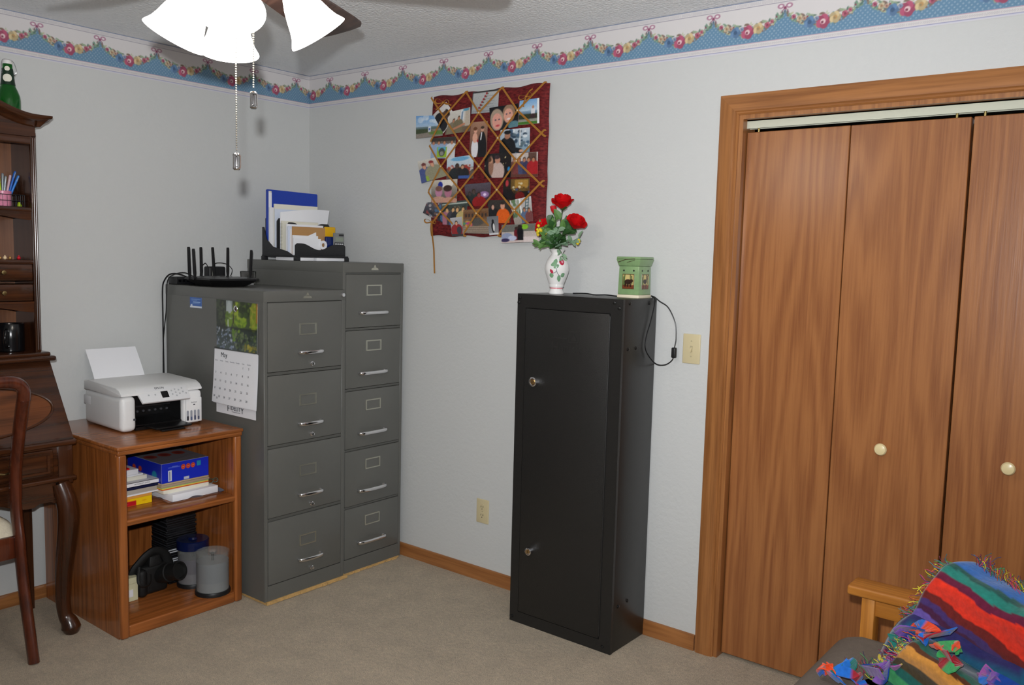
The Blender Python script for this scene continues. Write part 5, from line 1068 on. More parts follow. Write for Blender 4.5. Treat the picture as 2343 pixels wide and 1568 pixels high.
def ph_cert(r):
    r.grad(0, 1, (160, 164, 168), (186, 188, 186)); r.r(.0, .93, 1, 1, (30, 28, 30)); r.r(0, 0, .03, 1, (40, 38, 40)); r.ln(.06, .08, .94, .08, .012, (130, 132, 136))
    for k in range(7): t_ = k / 6; r.e(.25 + .3 * t_, .12 + .75 * t_, .035, .05, (150, 24, 30)); r.e(.30 + .3 * t_, .10 + .75 * t_, .02, .03, (60, 80, 50))
    for k in range(5): r.ln(.55, .75 - .12 * k, .85 - .05 * (k % 2), .75 - .12 * k, .008, (120, 120, 124))
def ph_women(r): r.grad(0, 1, (30, 30, 34), (16, 16, 20)); r.e(.68, .62, .22, .40, (150, 120, 96)); r.e(.66, .55, .16, .30, (220, 160, 140)); r.e(.25, .45, .24, .46, (170, 150, 130)); r.e(.26, .38, .18, .34, (222, 158, 142)); r.e(.85, .1, .2, .18, (90, 130, 140)); r.e(.2, .45, .03, .03, (60, 60, 80)); r.e(.33, .45, .03, .03, (60, 60, 80)); r.e(.6, .62, .025, .03, (60, 60, 80)); r.e(.72, .64, .025, .03, (60, 60, 80)); r.e(.27, .2, .07, .04, (190, 60, 70)); r.e(.67, .4, .07, .04, (230, 220, 220))
def ph_cyc(r): r.r(0, 0, 1, 1, (230, 230, 230)); r.grad(.55, 1, (190, 210, 226), (120, 170, 220)); r.grad(.42, .55, (90, 116, 140), (150, 176, 196)); r.r(0, .22, 1, .42, (46, 56, 36)); r.r(0, 0, 1, .14, (70, 120, 44)); r.grad(.12, .22, (160, 160, 150), (130, 130, 120)); r.e(.7, .5, .1, .16, (220, 220, 226)); r.e(.7, .68, .05, .06, SK2); r.e(.7, .32, .14, .1, (60, 40, 44)); r.r(.9, 0, 1, 1, (236, 236, 236))
def ph_wed(r): r.grad(0, 1, (96, 60, 50), (168, 128, 104)); r.e(.72, .28, .24, .44, (20, 20, 24)); r.r(.5, 0, .96, .4, (20, 20, 24)); r.e(.72, .78, .1, .07, (200, 150, 126)); r.e(.72, .83, .1, .04, (60, 44, 34)); r.ln(.68, .68, .64, .5, .025, (230, 230, 236)); r.e(.3, .25, .2, .3, (228, 226, 230)); r.e(.3, .55, .15, .14, (226, 170, 146)); r.e(.32, .76, .1, .08, (222, 166, 142)); r.e(.3, .81, .12, .05, (110, 66, 40)); r.e(.46, .46, .05, .04, (150, 20, 30))
def ph_off(r): r.grad(0, 1, (120, 150, 170), (200, 210, 220)); r.speck(.35, .2, 1, 1, 30, [(60, 90, 120), (230, 236, 240), (90, 110, 120), (40, 60, 80)], .05); r.r(.66, .3, .7, 1, (230, 230, 230)); r.e(.25, .2, .3, .5, (20, 22, 26)); r.ln(.35, .2, .7, .08, .1, (24, 26, 30)); r.e(.25, .74, .1, .14, (170, 120, 96)); r.e(.25, .88, .12, .08, (20, 22, 26)); r.e(.73, .08, .07, .06, SK)
def ph_dance(r): r.grad(0, 1, (20, 18, 22), (34, 30, 30)); r.speck(0, .4, 1, 1, 8, [(220, 200, 150)], .015); r.e(.5, .25, .26, .4, (200, 176, 168)); r.e(.5, .72, .1, .14, (196, 140, 116)); r.e(.48, .84, .1, .08, (60, 44, 50)); r.e(.25, .5, .1, .4, (150, 110, 90)); r.e(.24, .72, .08, .12, (200, 150, 120)); r.e(.2, .76, .07, .1, (80, 50, 34)); r.e(.92, .34, .05, .09, (40, 130, 190))
def ph_group(r):
    r.grad(0, 1, (150, 130, 124), (200, 190, 186)); r.r(.65, .3, .95, 1, (96, 70, 60)); r.r(.2, .5, .5, 1, (214, 206, 200))
    for x, c in ((.12, (110, 70, 60)), (.3, (120, 60, 60)), (.5, (70, 76, 110)), (.66, (60, 60, 90)), (.84, (170, 34, 40))): r.fig(x, .8, .5, SK2, c)
    r.r(0, 0, 1, .12, (100, 60, 50))
def ph_poster(r):
    r.grad(0, 1, (70, 70, 76), (110, 100, 90)); r.r(.0, .82, 1, 1, (56, 48, 44))
    for x in (.1, .32, .55, .85): r.fig(x, .85, .5, SK2, (150, 170, 200) if x < .8 else (214, 216, 220))
    r.r(.26, .05, .66, .55, (150, 186, 40)); r.r(.3, .35, .62, .55, (90, 170, 200)); r.e(.46, .3, .13, .2, (70, 76, 70)); r.e(.46, .24, .08, .1, (140, 140, 130))
def ph_caps(r): r.grad(0, 1, (130, 120, 110), (214, 210, 200)); r.fig(.28, .85, .75, SK, (70, 84, 140), (120, 60, 60), 1.2); r.fig(.68, .88, .75, SK, (150, 146, 120), (130, 40, 44), 1.2); r.r(.22, .02, .34, .25, (150, 180, 60)); r.e(.28, .8, .12, .06, (110, 50, 50)); r.e(.68, .84, .12, .06, (140, 40, 44))
def ph_street(r): r.grad(.5, 1, (180, 196, 210), (210, 220, 228)); r.e(.5, .9, .34, .1, (110, 170, 210)); r.r(0, 0, 1, .5, (96, 84, 76)); r.speck(0, .25, 1, .6, 30, [(160, 50, 40), (200, 190, 180), (60, 60, 70), (170, 110, 60)], .05); r.fig(.4, .68, .62, (70, 50, 44), (30, 36, 40)); r.fig(.6, .62, .5, (200, 150, 120), (30, 30, 34)); r.r(.45, .0, .85, .14, (60, 90, 160))
def ph_balloon(r): r.grad(0, 1, (70, 66, 60), (206, 196, 180)); r.e(.6, .85, .26, .2, (236, 230, 220)); r.e(.36, .78, .09, .14, (24, 40, 150)); r.e(.3, .48, .14, .24, (190, 130, 160)); r.e(.3, .62, .13, .12, (120, 80, 70)); r.e(.66, .46, .14, .24, (180, 116, 140)); r.e(.64, .62, .16, .14, (60, 36, 30)); r.e(.3, .1, .3, .18, (196, 150, 130)); r.e(.72, .08, .3, .16, (200, 150, 130))
def ph_conc(r): r.grad(0, 1, (50, 30, 34), (90, 84, 96)); r.e(.75, .5, .2, .14, (170, 130, 190), al=.8); r.e(.78, .5, .06, .06, (240, 220, 250)); r.fig(.35, .75, .6, (80, 64, 60), (40, 50, 50)); r.fig(.18, .65, .5, (70, 60, 60), (36, 44, 44)); r.fig(.55, .6, .6, (140, 60, 60), (150, 24, 26)); r.e(.65, .15, .25, .18, (140, 24, 26))
def ph_bar(r): r.grad(0, 1, (24, 18, 20), (50, 40, 30)); r.r(.3, .4, 1, 1, (110, 84, 40)); r.r(.45, .55, .95, .95, (170, 130, 60)); r.e(.15, .8, .06, .16, (190, 60, 70)); r.speck(.4, .3, 1, .8, 20, [(220, 210, 180), (60, 80, 120), (130, 50, 40), (90, 60, 30)], .04); r.e(.65, .15, .18, .22, (110, 24, 24)); r.r(.0, 0, .35, .5, (26, 24, 28))
def ph_crowd(r): r.grad(0, 1, (40, 40, 50), (90, 90, 100)); r.speck(0, 0, 1, 1, 40, [(150, 60, 60), (70, 110, 150), (180, 170, 170), (30, 30, 40), (120, 90, 80)], .06)
def ph_stage(r):
    r.grad(0, 1, (60, 60, 54), (56, 70, 66)); r.r(0, .88, 1, .93, (190, 200, 190)); r.speck(0, .1, 1, .8, 26, [(90, 100, 70), (40, 46, 40), (120, 110, 90)], .06)
    for x, c in ((.2, (170, 110, 130)), (.45, (60, 60, 70)), (.62, (40, 44, 50)), (.85, (190, 170, 110))): r.fig(x, .75, .55, (216, 170, 120), c)
    r.r(.3, 0, .6, .2, (60, 90, 160))
def ph_brick(r): r.grad(0, 1, (120, 110, 100), (126, 92, 62)); r.r(0, .6, 1, .9, (116, 80, 52)); [r.r(.08 + .13 * k, .68, .15 + .13 * k, .82, (60, 50, 48)) for k in range(7)]; r.e(.5, .48, .3, .16, (84, 80, 76)); r.speck(0, .3, .4, .5, 14, [(200, 60, 120), (60, 160, 100), (80, 90, 180), (210, 150, 60)], .05); [r.ln(.02, .06 + .07 * k, .98, .07 + .07 * k, .012, (190, 170, 150)) for k in range(4)]
def ph_orange(r): r.grad(0, 1, (40, 38, 38), (60, 56, 52)); r.fig(.22, .82, .62, (206, 160, 140), (30, 30, 34), (40, 30, 30)); r.e(.68, .3, .3, .34, (222, 96, 30)); r.r(.42, 0, .96, .36, (222, 96, 30)); r.e(.66, .74, .10, .15, (214, 156, 130)); r.e(.66, .86, .1, .06, (50, 40, 36))
def ph_peng(r): r.grad(0, 1, (150, 150, 154), (110, 112, 118)); r.e(.5, .42, .18, .3, (30, 30, 34)); r.e(.56, .4, .1, .22, (220, 220, 220)); r.e(.5, .74, .1, .09, (30, 30, 34)); r.r(0, 0, 1, .1, (210, 210, 214))
def ph_ladder(r): r.grad(0, 1, (150, 140, 130), (206, 204, 206)); r.speck(0, .3, .5, 1, 16, [(90, 120, 80), (150, 160, 140), (70, 90, 70)], .07); r.r(.42, 0, .5, 1, (236, 236, 236)); r.ln(.62, .35, .78, 1, .02, (40, 80, 90)); r.ln(.76, .35, .9, 1, .02, (40, 80, 90)); [r.ln(.64 + .03 * k, .42 + .12 * k, .78 + .03 * k, .42 + .12 * k, .012, (40, 80, 90)) for k in range(5)]; r.fig(.62, .6, .45, SK2, (90, 110, 140)); r.fig(.85, .55, .45, SK2, (120, 70, 70))
def ph_out(r): r.grad(0, 1, (206, 190, 186), (180, 170, 160)); r.r(0, .6, 1, 1, (110, 110, 104)); r.e(.65, .85, .1, .14, (130, 190, 50)); r.fig(.42, .85, .4, (60, 40, 40), (110, 30, 40), wd=.35); r.fig(.52, .95, .5, (40, 34, 34), (22, 22, 26), wd=.35); r.r(0, 0, 1, .12, (206, 190, 186)); r.e(.15, .35, .16, .2, (150, 160, 190)); r.e(.3, .25, .12, .14, (190, 196, 220)); r.e(.1, .15, .12, .1, (60, 50, 90)); r.r(.6, 0, 1, .3, (220, 206, 204))
def ph_corner(r): r.grad(0, 1, (120, 120, 120), (186, 186, 190)); r.fig(.5, .8, .6, SK, (150, 36, 40)); r.e(.7, .3, .2, .2, (60, 60, 70)); r.r(0, 0, 1, .12, (60, 56, 60))
PH = [('photo of a road and hills overhanging the board at left', [(.838, 2.16), (1.017, 2.151), (1.01, 2.059), (.839, 2.055)], 0, ph_road), ('tilted photo of a man in a dark suit', [(1.031, 2.209), (1.09, 2.143), (1.017, 2.068), (.95, 2.157)], 1, ph_suit),
      ('photo of two seated people before a pale house', [(1.065, 2.162), (1.179, 2.172), (1.18, 2.067), (1.027, 2.06)], 2, ph_house), ('pale grey card with a row of red roses', [(1.191, 2.237), (1.342, 2.237), (1.338, 2.14), (1.181, 2.143)], 0, ph_cert),
      ('close-up photo of two smiling faces', [(1.29, 2.16), (1.452, 2.166), (1.452, 2.069), (1.301, 2.056)], 1, ph_women), ('white edged photo of a cyclist on a green road', [(1.458, 2.176), (1.562, 2.179), (1.566, 2.074), (1.452, 2.074)], 0, ph_cyc),
      ('upright photo of a bride in white and groom in black', [(1.182, 2.105), (1.281, 2.105), (1.279, 1.949), (1.176, 1.952)], 0, ph_wed), ('photo of a person in black before a bright street', [(1.356, 2.06), (1.517, 2.06), (1.518, 1.958), (1.35, 1.955)], 0, ph_off),
      ('dark photo of a dancing couple', [(1.269, 1.96), (1.42, 1.962), (1.42, 1.854), (1.269, 1.857)], 1, ph_dance), ('photo of a group standing in a hallway at right', [(1.42, 1.956), (1.563, 1.956), (1.565, 1.851), (1.422, 1.855)], 0, ph_group),
      ('photo of people holding a green and blue poster', [(.941, 2.051), (1.095, 2.049), (1.087, 1.951), (.937, 1.959)], 0, ph_poster), ('tilted photo of two people in caps overhanging at left', [(.852, 1.948), (.968, 1.962), (1.043, 1.875), (.882, 1.845)], 1, ph_caps),
      ('photo of a street fair under a blue awning', [(1.043, 1.954), (1.206, 1.962), (1.205, 1.857), (1.042, 1.86)], 2, ph_street), ('photo of two faces with a blue balloon', [(.946, 1.856), (1.11, 1.858), (1.109, 1.752), (.948, 1.753)], 2, ph_balloon),
      ('dim reddish photo of a concert crowd', [(1.15, 1.832), (1.307, 1.837), (1.304, 1.732), (1.169, 1.734)], 0, ph_conc), ('warm dark photo of a bar interior', [(1.378, 1.847), (1.522, 1.847), (1.523, 1.759), (1.378, 1.759)], 0, ph_bar),
      ('dark tilted crowd photo at the lower left edge', [(.916, 1.756), (1.019, 1.759), (1.021, 1.659), (.892, 1.708)], 0, ph_crowd), ('photo of a row of people under trees', [(1.016, 1.752), (1.173, 1.763), (1.165, 1.644), (1.022, 1.652)], 1, ph_stage),
      ('photo of a brick building with flowers and steps', [(1.15, 1.717), (1.298, 1.724), (1.306, 1.61), (1.149, 1.613)], 2, ph_brick), ('photo of a person in an orange shirt', [(1.295, 1.759), (1.42, 1.758), (1.425, 1.658), (1.298, 1.657)], 1, ph_orange),
      ('small grey photo of a penguin near the bottom edge', [(1.29, 1.686), (1.357, 1.689), (1.362, 1.608), (1.309, 1.604)], 3, ph_peng), ('tilted bright photo with a ladder at lower right', [(1.418, 1.754), (1.534, 1.772), (1.549, 1.666), (1.451, 1.648)], 2, ph_ladder),
      ('wide photo hanging off the bottom right corner', [(1.378, 1.649), (1.572, 1.656), (1.586, 1.579), (1.379, 1.57)], 3, ph_out), ('narrow photo of a person in red at the bottom left', [(1.07, 1.681), (1.142, 1.688), (1.154, 1.60), (1.084, 1.599)], 3, ph_corner)]
for lab, (tl, tr, br, bl), ly, fn in PH:
    r = Ras(54, 40 if fn not in (ph_wed, ph_peng, ph_corner) else 66, (128, 128, 128)); fn(r); r.noise(5); y = -.0395 - .0012 * ly
    def f(u, v, tl=tl, tr=tr, br=br, bl=bl, y=y):
        x = (bl[0] * (1 - u) + br[0] * u) * (1 - v) + (tl[0] * (1 - u) + tr[0] * u) * v; z_ = (bl[1] * (1 - u) + br[1] * u) * (1 - v) + (tl[1] * (1 - u) + tr[1] * u) * v
        return (x, y - .0006 * math.sin(u * 3.14), z_)
    o0 = ((bl[0] + br[0]) / 2, y, min(bl[1], br[1])); o = link('photograph', rebase(ras_mesh('photograph', r, f, .0005, (0, -1, 0), PRINT('photo_print', .3, .5)), o0)); o.location = o0; tag(o, lab, 'photograph', 'photographs on the memo board')
# ================================================================ dark secretary desk
DW = WOOD('dark_cherry_desk', S(74, 40, 20), S(42, 22, 12), 'y', rough=0.25, grain=9, across=6, stretch=0.08, contrast=0.6, coat=.3)
DWZ = WOOD('dark_cherry_upright', S(70, 37, 19), S(40, 21, 11), 'z', rough=0.25, grain=9, across=6, stretch=0.08, contrast=0.6, coat=.3)
DWB = WOOD('cherry_back_panel', S(128, 84, 56), S(96, 58, 36), 'z', rough=0.4, grain=7, across=5, stretch=0.10, contrast=0.6)
BRASS = MAT('antique_brass', S(150, 132, 92), .3, 1.0)
DY0, DY1, DXF = -2.29, -1.482, .440
dk = thing('secretary_desk', 'dark cherry slant front secretary desk with an open hutch', 'desk', (.24, (DY0 + DY1) / 2, 0))
def cabriole(x, y, sx, sy, parent, top, scale=1.0, mat=None):
    P = [(x - sx * .008, y - sy * .008, top), (x + sx * .006, y + sy * .006, top - .06), (x + sx * .014, y + sy * .012, top - .13), (x + sx * .006, y + sy * .004, top - .25), (x - sx * .004, y - sy * .004, top * .42), (x - sx * .008, y - sy * .008, .14), (x - sx * .004, y - sy * .004, .075), (x + sx * .008, y + sy * .006, .045), (x + sx * .014, y + sy * .01, .022), (x + sx * .014, y + sy * .01, .0)]
    R_ = [.034, .038, .039, .035, .031, .027, .025, .031, .036, .024]
    Q = smooth_path(P, 5); rs = [float(np.interp(i / (len(Q) - 1), np.linspace(0, 1, len(R_)), R_)) * scale for i in range(len(Q))]
    return part('leg', MB().tube(Q, rs, n=16), mat or DWZ, parent)
for y, sy in ((DY1 - .035, 1), (DY0 + .035, -1)):
    cabriole(DXF - .012, y, 1, sy, dk, .60); part('leg', MB().prism([(.06, y - .018), (.10, y - .018), (.10, y + .018), (.06, y + .018)], 'z', 0, .62, .004), DWZ, dk)
part('case', MB().box(.03, DXF - .004, DY0, DY1, .612, .752, .003), DW, dk)
for z0, z1, ex in ((.750, .772, .018), (.612, .630, .014)): part('moulding', MB().box(.03, DXF + ex, DY0 - .006, DY1 + .008, z0, z1, .007, 3), DW, dk)
for y in (DY1 - .028, DY0 + .028): part('corner_post', MB().box(DXF - .02, DXF + .002, y - .028, y + .026, .60, .750, .003), DWZ, dk)
dr = part('drawer', MB().box(DXF - .01, DXF + .006, DY0 + .075, DY1 - .075, .640, .742, .005, 3), DW, dk); part('drawer_inset', MB().frame((DY0 + .09, DY1 - .09, .652, .730), (DY0 + .10, DY1 - .10, .660, .722), 'x', DXF + .005, DXF + .010), DW, dr)
for y in (-1.74, -2.04):
    h_ = part('pull', MB().tube([(DXF + .010, y - .035, .70), (DXF + .026, y - .030, .688), (DXF + .030, y, .680), (DXF + .026, y + .030, .688), (DXF + .010, y + .035, .70)], .004, n=8), BRASS, dr)
    for s_ in (-1, 1): part('rosette', MB().lathe([(0, 0), (.013, 0), (.010, .004), (.005, .007), (0, .007)], n=18, M=Matrix.Translation((DXF + .006, y + s_ * .035, .70)) @ Matrix.Rotation(math.pi / 2, 4, 'Y')), BRASS, h_)
ap = [(DY1 - .062, .613), (DY0 + .062, .613), (DY0 + .062, .525)] + [(DY0 + .062 + (DY1 - DY0 - .124) * t_, .535 + .035 * math.sin(math.pi * t_) ** 2 - .02 * math.sin(3 * math.pi * t_) ** 2 * (1 if .1 < t_ < .9 else .3)) for t_ in np.linspace(.03, .97, 32)] + [(DY1 - .062, .525)]
part('apron', MB().prism(ap, 'x', DXF - .03, DXF - .012), DW, dk); part('apron', MB().box(.06, DXF - .03, DY1 - .030, DY1 - .014, .53, .613), DW, dk)
# slant lid with an oval bead, cheeks, ledge
LA, LB = Vector((DXF + .012, 0, .772)), Vector((.262, 0, 1.062)); ld = LB - LA; ln = Vector((ld.z, 0, -ld.x)).normalized()
def lp(y, t_, o=0.0): q = LA + ld * t_ + ln * o; return (q.x, y, q.z)
lid = part('slant_lid', MB().hexa([lp(DY0 + .012, 0, -.02), lp(DY0 + .012, 0), lp(DY1 - .0, 0), lp(DY1 - .0, 0, -.02), lp(DY0 + .012, 1, -.02), lp(DY0 + .012, 1), lp(DY1 - .0, 1), lp(DY1 - .0, 1, -.02)], .003), DW, dk)
oc = (DY0 + DY1) / 2 + .01
part('oval_bead', MB().tube([lp(oc + .352 * math.cos(a), .42 + .32 * math.sin(a), .002) for a in np.linspace(0, 2 * math.pi, 72, endpoint=False)], .005, n=8, closed=True), DW, lid)
mb = MB(); A = [mb.bm.verts.new(lp(oc + .345 * math.cos(a), .42 + .31 * math.sin(a), .0015)) for a in np.linspace(0, 2 * math.pi, 64, endpoint=False)]; mb.bm.faces.new(A); part('oval_veneer', mb, WOOD('figured_cherry', S(112, 62, 30), S(74, 38, 18), 'y', rough=.2, grain=10, across=5, stretch=.3, contrast=.7, coat=.4), lid)
for y in (DY1 - .0155, DY0): part('cheek', MB().prism([(.03, .772), (DXF - .012, .772), (.245, 1.06), (.03, 1.06)], 'y', y, y + .014), DWZ, dk)
part('ledge', MB().box(.03, .285, DY0 - .006, DY1 + .018, 1.058, 1.078, .008, 3), DW, dk); part('ledge', MB().box(.03, .262, DY0 + .004, DY1 + .006, 1.076, 1.092, .006, 3), DW, dk)
# hutch
HY0, HY1, HX = DY0 + .02, -1.500, .236
for y0, y1 in ((HY1 - .018, HY1), (HY0, HY0 + .018)):
    part('hutch_side', MB().box(.045, HX - .012, y0, y1, 1.091, 1.93), DWZ, dk); st = part('stile', MB().box(HX - .014, HX, y0 - .003 if y0 == HY1 - .018 else y0, y1 if y0 == HY1 - .018 else y1 + .003, 1.091, 1.93, .003), DWZ, dk)
    for k in range(2): part('reed', MB().cyl((HX + .0005, (y0 + y1) / 2 - .003 + .007 * k, 1.10), (HX + .0005, (y0 + y1) / 2 - .003 + .007 * k, 1.92), .0028, n=8), DWZ, st)
part('back_panel', MB().box(.045, .053, HY0, HY1 - .018, 1.091, 1.935), DWB, dk)
for z_, th in ((1.655, .016), (1.452, .016)): part('shelf', MB().box(.053, HX - .004, HY0 + .018, HY1 - .018, z_ - th, z_, .003), DW, dk)
part('rail', MB().box(HX - .02, HX, HY0 + .018, HY1 - .018, 1.895, 1.925, .004), DW, dk)
part('roof', MB().box(.045, HX, HY0, HY1, 1.925, 1.94), DW, dk)
def scallop(zt, d0, d1):
    n = 40; y0, y1 = HY0 + .018, HY1 - .018; pts = [(y1, zt), (y0, zt)]
    for i in range(n + 1): t_ = i / n; pts.append((y0 + (y1 - y0) * t_, zt - d0 - (d1 - d0) * (abs(math.cos(math.pi * t_ * 2)) ** 3)))
    return pts
part('shelf_valance', MB().prism(scallop(1.640, .016, .034), 'x', HX - .018, HX - .006), DW, dk); part('niche_valance', MB().prism(scallop(1.288, .018, .040), 'x', HX - .018, HX - .006), DW, dk)
part('drawer_divider', MB().box(.053, HX - .004, HY0 + .018, HY1 - .018, 1.283, 1.291), DW, dk)
for z0, z1 in ((1.372, 1.436), (1.293, 1.358)):
    for y0, y1 in ((-1.745, HY1 - .022), (-2.02, -1.755), (HY0 + .022, -2.03)):
        d = part('small_drawer', MB().box(.06, HX - .006, y0, y1, z0, z1, .004, 2), DW, dk); yk = (y0 + y1) / 2; part('knob', MB().lathe([(0, 0), (.004, 0), (.004, .008), (.009, .013), (.008, .019), (0, .021)], n=16, M=Matrix.Translation((HX - .006, yk, (z0 + z1) / 2)) @ Matrix.Rotation(math.pi / 2, 4, 'Y')), BRASS, d)
# swan shaped crown with moulded cornice
yc = (HY0 + HY1) / 2
def crown_z(y): t_ = min(1, abs(y - yc) / abs(HY1 + .05 - yc)); return 2.008 + .115 * (.5 + .5 * math.cos(math.pi * min(1, t_ / .86))) ** .9
ys = np.linspace(HY0 - .045, HY1 + .050, 61)
part('frieze', MB().prism([(HY1, 1.920), (HY0, 1.920)] + [(y, crown_z(y) - .030) for y in np.linspace(HY0, HY1, 49)], 'x', HX - .020, HX - .004), DW, dk)
prof = [(-.06, -.040), (HX - .236 + .0, -.044), (.006, -.038), (.014, -.030), (.022, -.024), (.032, -.020), (.036, -.010), (.036, 0), (-.06, 0)]
mb = MB(); rows = []
for y in ys:
    e = min(1.0, (HY1 + .050 - y) / .040, (y - HY0 + .045) / .040); rows.append([mb.bm.verts.new((HX + a * (1 if a < 0 else 1.0), y, crown_z(y) + b * (0.45 + .55 * max(0, e)))) for a, b in prof])
for a, b in zip(rows, rows[1:]):
    for i in range(len(prof)): j = (i + 1) % len(prof); mb.bm.faces.new((a[i], a[j], b[j], b[i]))
mb.bm.faces.new(rows[0]); mb.bm.faces.new(rows[-1][::-1]); part('cornice', mb, DW, dk, angle=50)
mb = MB(); mb.hexa([(.03, HY1 - .004, 1.962), (HX + .02, HY1 - .004, 1.962), (HX + .02, HY1 + .010, 1.962), (.03, HY1 + .010, 1.962), (.03, HY1 - .004, 2.006), (HX + .034, HY1 - .004, 2.006), (HX + .034, HY1 + .050, 2.006), (.03, HY1 + .050, 2.006)], .004); part('cornice_return', mb, DW, dk)
mb = MB(); mb.box(.03, HX - .02, HY1 - .014, HY1, 1.94, 1.965); part('cornice_return', mb, DW, dk)

# ---- things on the desk
GG = MAT('green_bottle_glass', S(20, 140, 40), .04, trans=.75, ior=1.5)
bt = thing('swing_top_bottle', 'green glass swing top bottle on top of the desk hutch', 'bottle', (.13, -1.552, 1.94)); bc = (.13, -1.552, 1.9403)
part('glass', MB().lathe([(0, .002), (.036, 0), (.041, .006), (.0425, .05), (.0425, .125), (.041, .142), (.034, .162), (.026, .178), (.0235, .195), (.021, .225), (.0185, .245), (.017, .250), (.0175, .256), (.0165, .262), (.013, .262), (.013, .24), (.018, .2), (.030, .165), (.038, .14), (.039, .01), (0, .008)], bc, 36), GG, bt, angle=60)
part('stopper', MB().lathe([(0, .262), (.0155, .262), (.0165, .268), (.0145, .276), (.009, .279), (0, .279)], bc, 24), PORC, bt)
DKL = MAT('dark_green_label', S(16, 44, 26), .4)
part('neck_label', MB().lathe([(.0262, .182), (.0238, .196), (.0212, .225), (.0190, .244), (.0192, .244), (.0214, .225), (.0240, .196), (.0264, .182)], bc, 32), DKL, bt)
def ndisc(z_, r0, wz, wy):
    mb = MB(); a0 = math.radians(-25); ring = [mb.bm.verts.new((bc[0] + (r0 + .0008) * math.cos(a0 + wy * math.cos(t_) / r0), bc[1] + (r0 + .0008) * math.sin(a0 + wy * math.cos(t_) / r0), bc[2] + z_ + wz * math.sin(t_))) for t_ in np.linspace(0, 2 * math.pi, 20, endpoint=False)]; cv = mb.bm.verts.new((bc[0] + (r0 + .0012) * math.cos(a0), bc[1] + (r0 + .0012) * math.sin(a0), bc[2] + z_))
    for k in range(20): mb.bm.faces.new((cv, ring[k], ring[(k + 1) % 20]))
    return mb
part('round_emblem', ndisc(.207, .0236, .015, .016), P2, bt, 'white round emblem on the bottle neck'); part('round_emblem', ndisc(.243, .0194, .009, .009), P2, bt)
mb = MB()
for s_ in (-1, 1): mb.tube(smooth_path([(bc[0], bc[1], bc[2] + .281), (bc[0] + .004, bc[1] + s_ * .018, bc[2] + .276), (bc[0] + .010, bc[1] + s_ * .026, bc[2] + .255), (bc[0] + .012, bc[1] + s_ * .027, bc[2] + .235), (bc[0] + .006, bc[1] + s_ * .022, bc[2] + .222), (bc[0], bc[1] + s_ * .020, bc[2] + .238)], 6), .0012, n=6)
part('wire_bail', mb, CHROME, bt)
PINK = MAT('pink_marble', S(222, 140, 168), .3, var=(60, .18))
pc = thing('wire_basket', 'black wire basket holding pens on the desk hutch shelf', 'basket', (.135, -1.585, 1.6555)); mb = MB(); z0, z1 = 1.6565, 1.702
for z_ in (z0, (z0 + z1) / 2, z1): mb.tube([(.085, -1.655, z_), (.19, -1.655, z_), (.19, -1.528, z_), (.085, -1.528, z_)], .0013, n=6, closed=True)
for k in range(9):
    y = -1.655 + k * .0159; mb.cyl((.19, y, z0), (.19, y, z1), .0008, n=6); mb.cyl((.085, y, z0), (.085, y, z1), .0008, n=6); mb.cyl((.085, y, z0), (.19, y, z0), .0008, n=6)
for k in range(7): x = .085 + k * .0175; mb.cyl((x, -1.528, z0), (x, -1.528, z1), .0008, n=6); mb.cyl((x, -1.655, z0), (x, -1.655, z1), .0008, n=6)
part('wire_frame', mb, MAT('black_wire', S(50, 50, 52), .4, .6), pc)
cp_ = thing('pen_cup', 'pink marbled cup inside the wire basket', 'cup', (.145, -1.590, 1.6583)); part('cup', MB().lathe([(0, 0), (.028, 0), (.030, .003), (.032, .056), (.0305, .058), (.0285, .054), (.027, .005), (0, .005)], (.145, -1.590, 1.6583), 28), PINK, cp_)
solo('eraser', MB().hexa([(.165, -1.548, 1.6583), (.182, -1.548, 1.6583), (.182, -1.534, 1.6583), (.165, -1.534, 1.6583), (.168, -1.545, 1.676), (.178, -1.545, 1.676), (.178, -1.540, 1.676), (.168, -1.540, 1.676)], .002), MAT('lime_plastic', S(170, 200, 30), .4), 'small lime green marker cap inside the wire basket', 'cap')
for lab, dx, dy, m_, tip in (('blue pen leaning right in the pink cup', .010, .045, MAT('pen_blue', S(40, 100, 190), .3), .128), ('bright blue pen leaning furthest right in the pink cup', .022, .052, MAT('pen_sky', S(40, 120, 210), .3), .112), ('silver grey marker in the pink cup', -.004, .004, MAT('pen_silver', S(150, 160, 170), .3, .5), .118), ('pale pink highlighter in the pink cup', .012, .026, MAT('pen_rose', S(206, 170, 182), .4), .112), ('second silver pen in the pink cup', .004, .012, MAT('pen_silver', S(150, 160, 170), .3, .5), .108), ('lime green highlighter in the pink cup', .006, -.014, MAT('lime_plastic', S(170, 200, 30), .4), .100)):
    b = Vector((.145 + dx * .3, -1.590 + dy * .22, 1.666)); e = Vector((.145 + dx, -1.590 + dy, 1.666 + tip)); t = thing('pen', lab, 'pen', b, group='pens in the pink cup'); d = e - b
    part('barrel', MB().tube([b, b + d * .8], .0044, n=10), m_, t); part('cap', MB().tube([b + d * .78, b + d * .97, e], [.0049, .0047, .003], n=10), m_, t); part('clip', MB().tube([b + d * .80 + Vector((.0055, 0, 0)), b + d * .96 + Vector((.0055, 0, 0))], .0011, n=6), HOLDER, t)
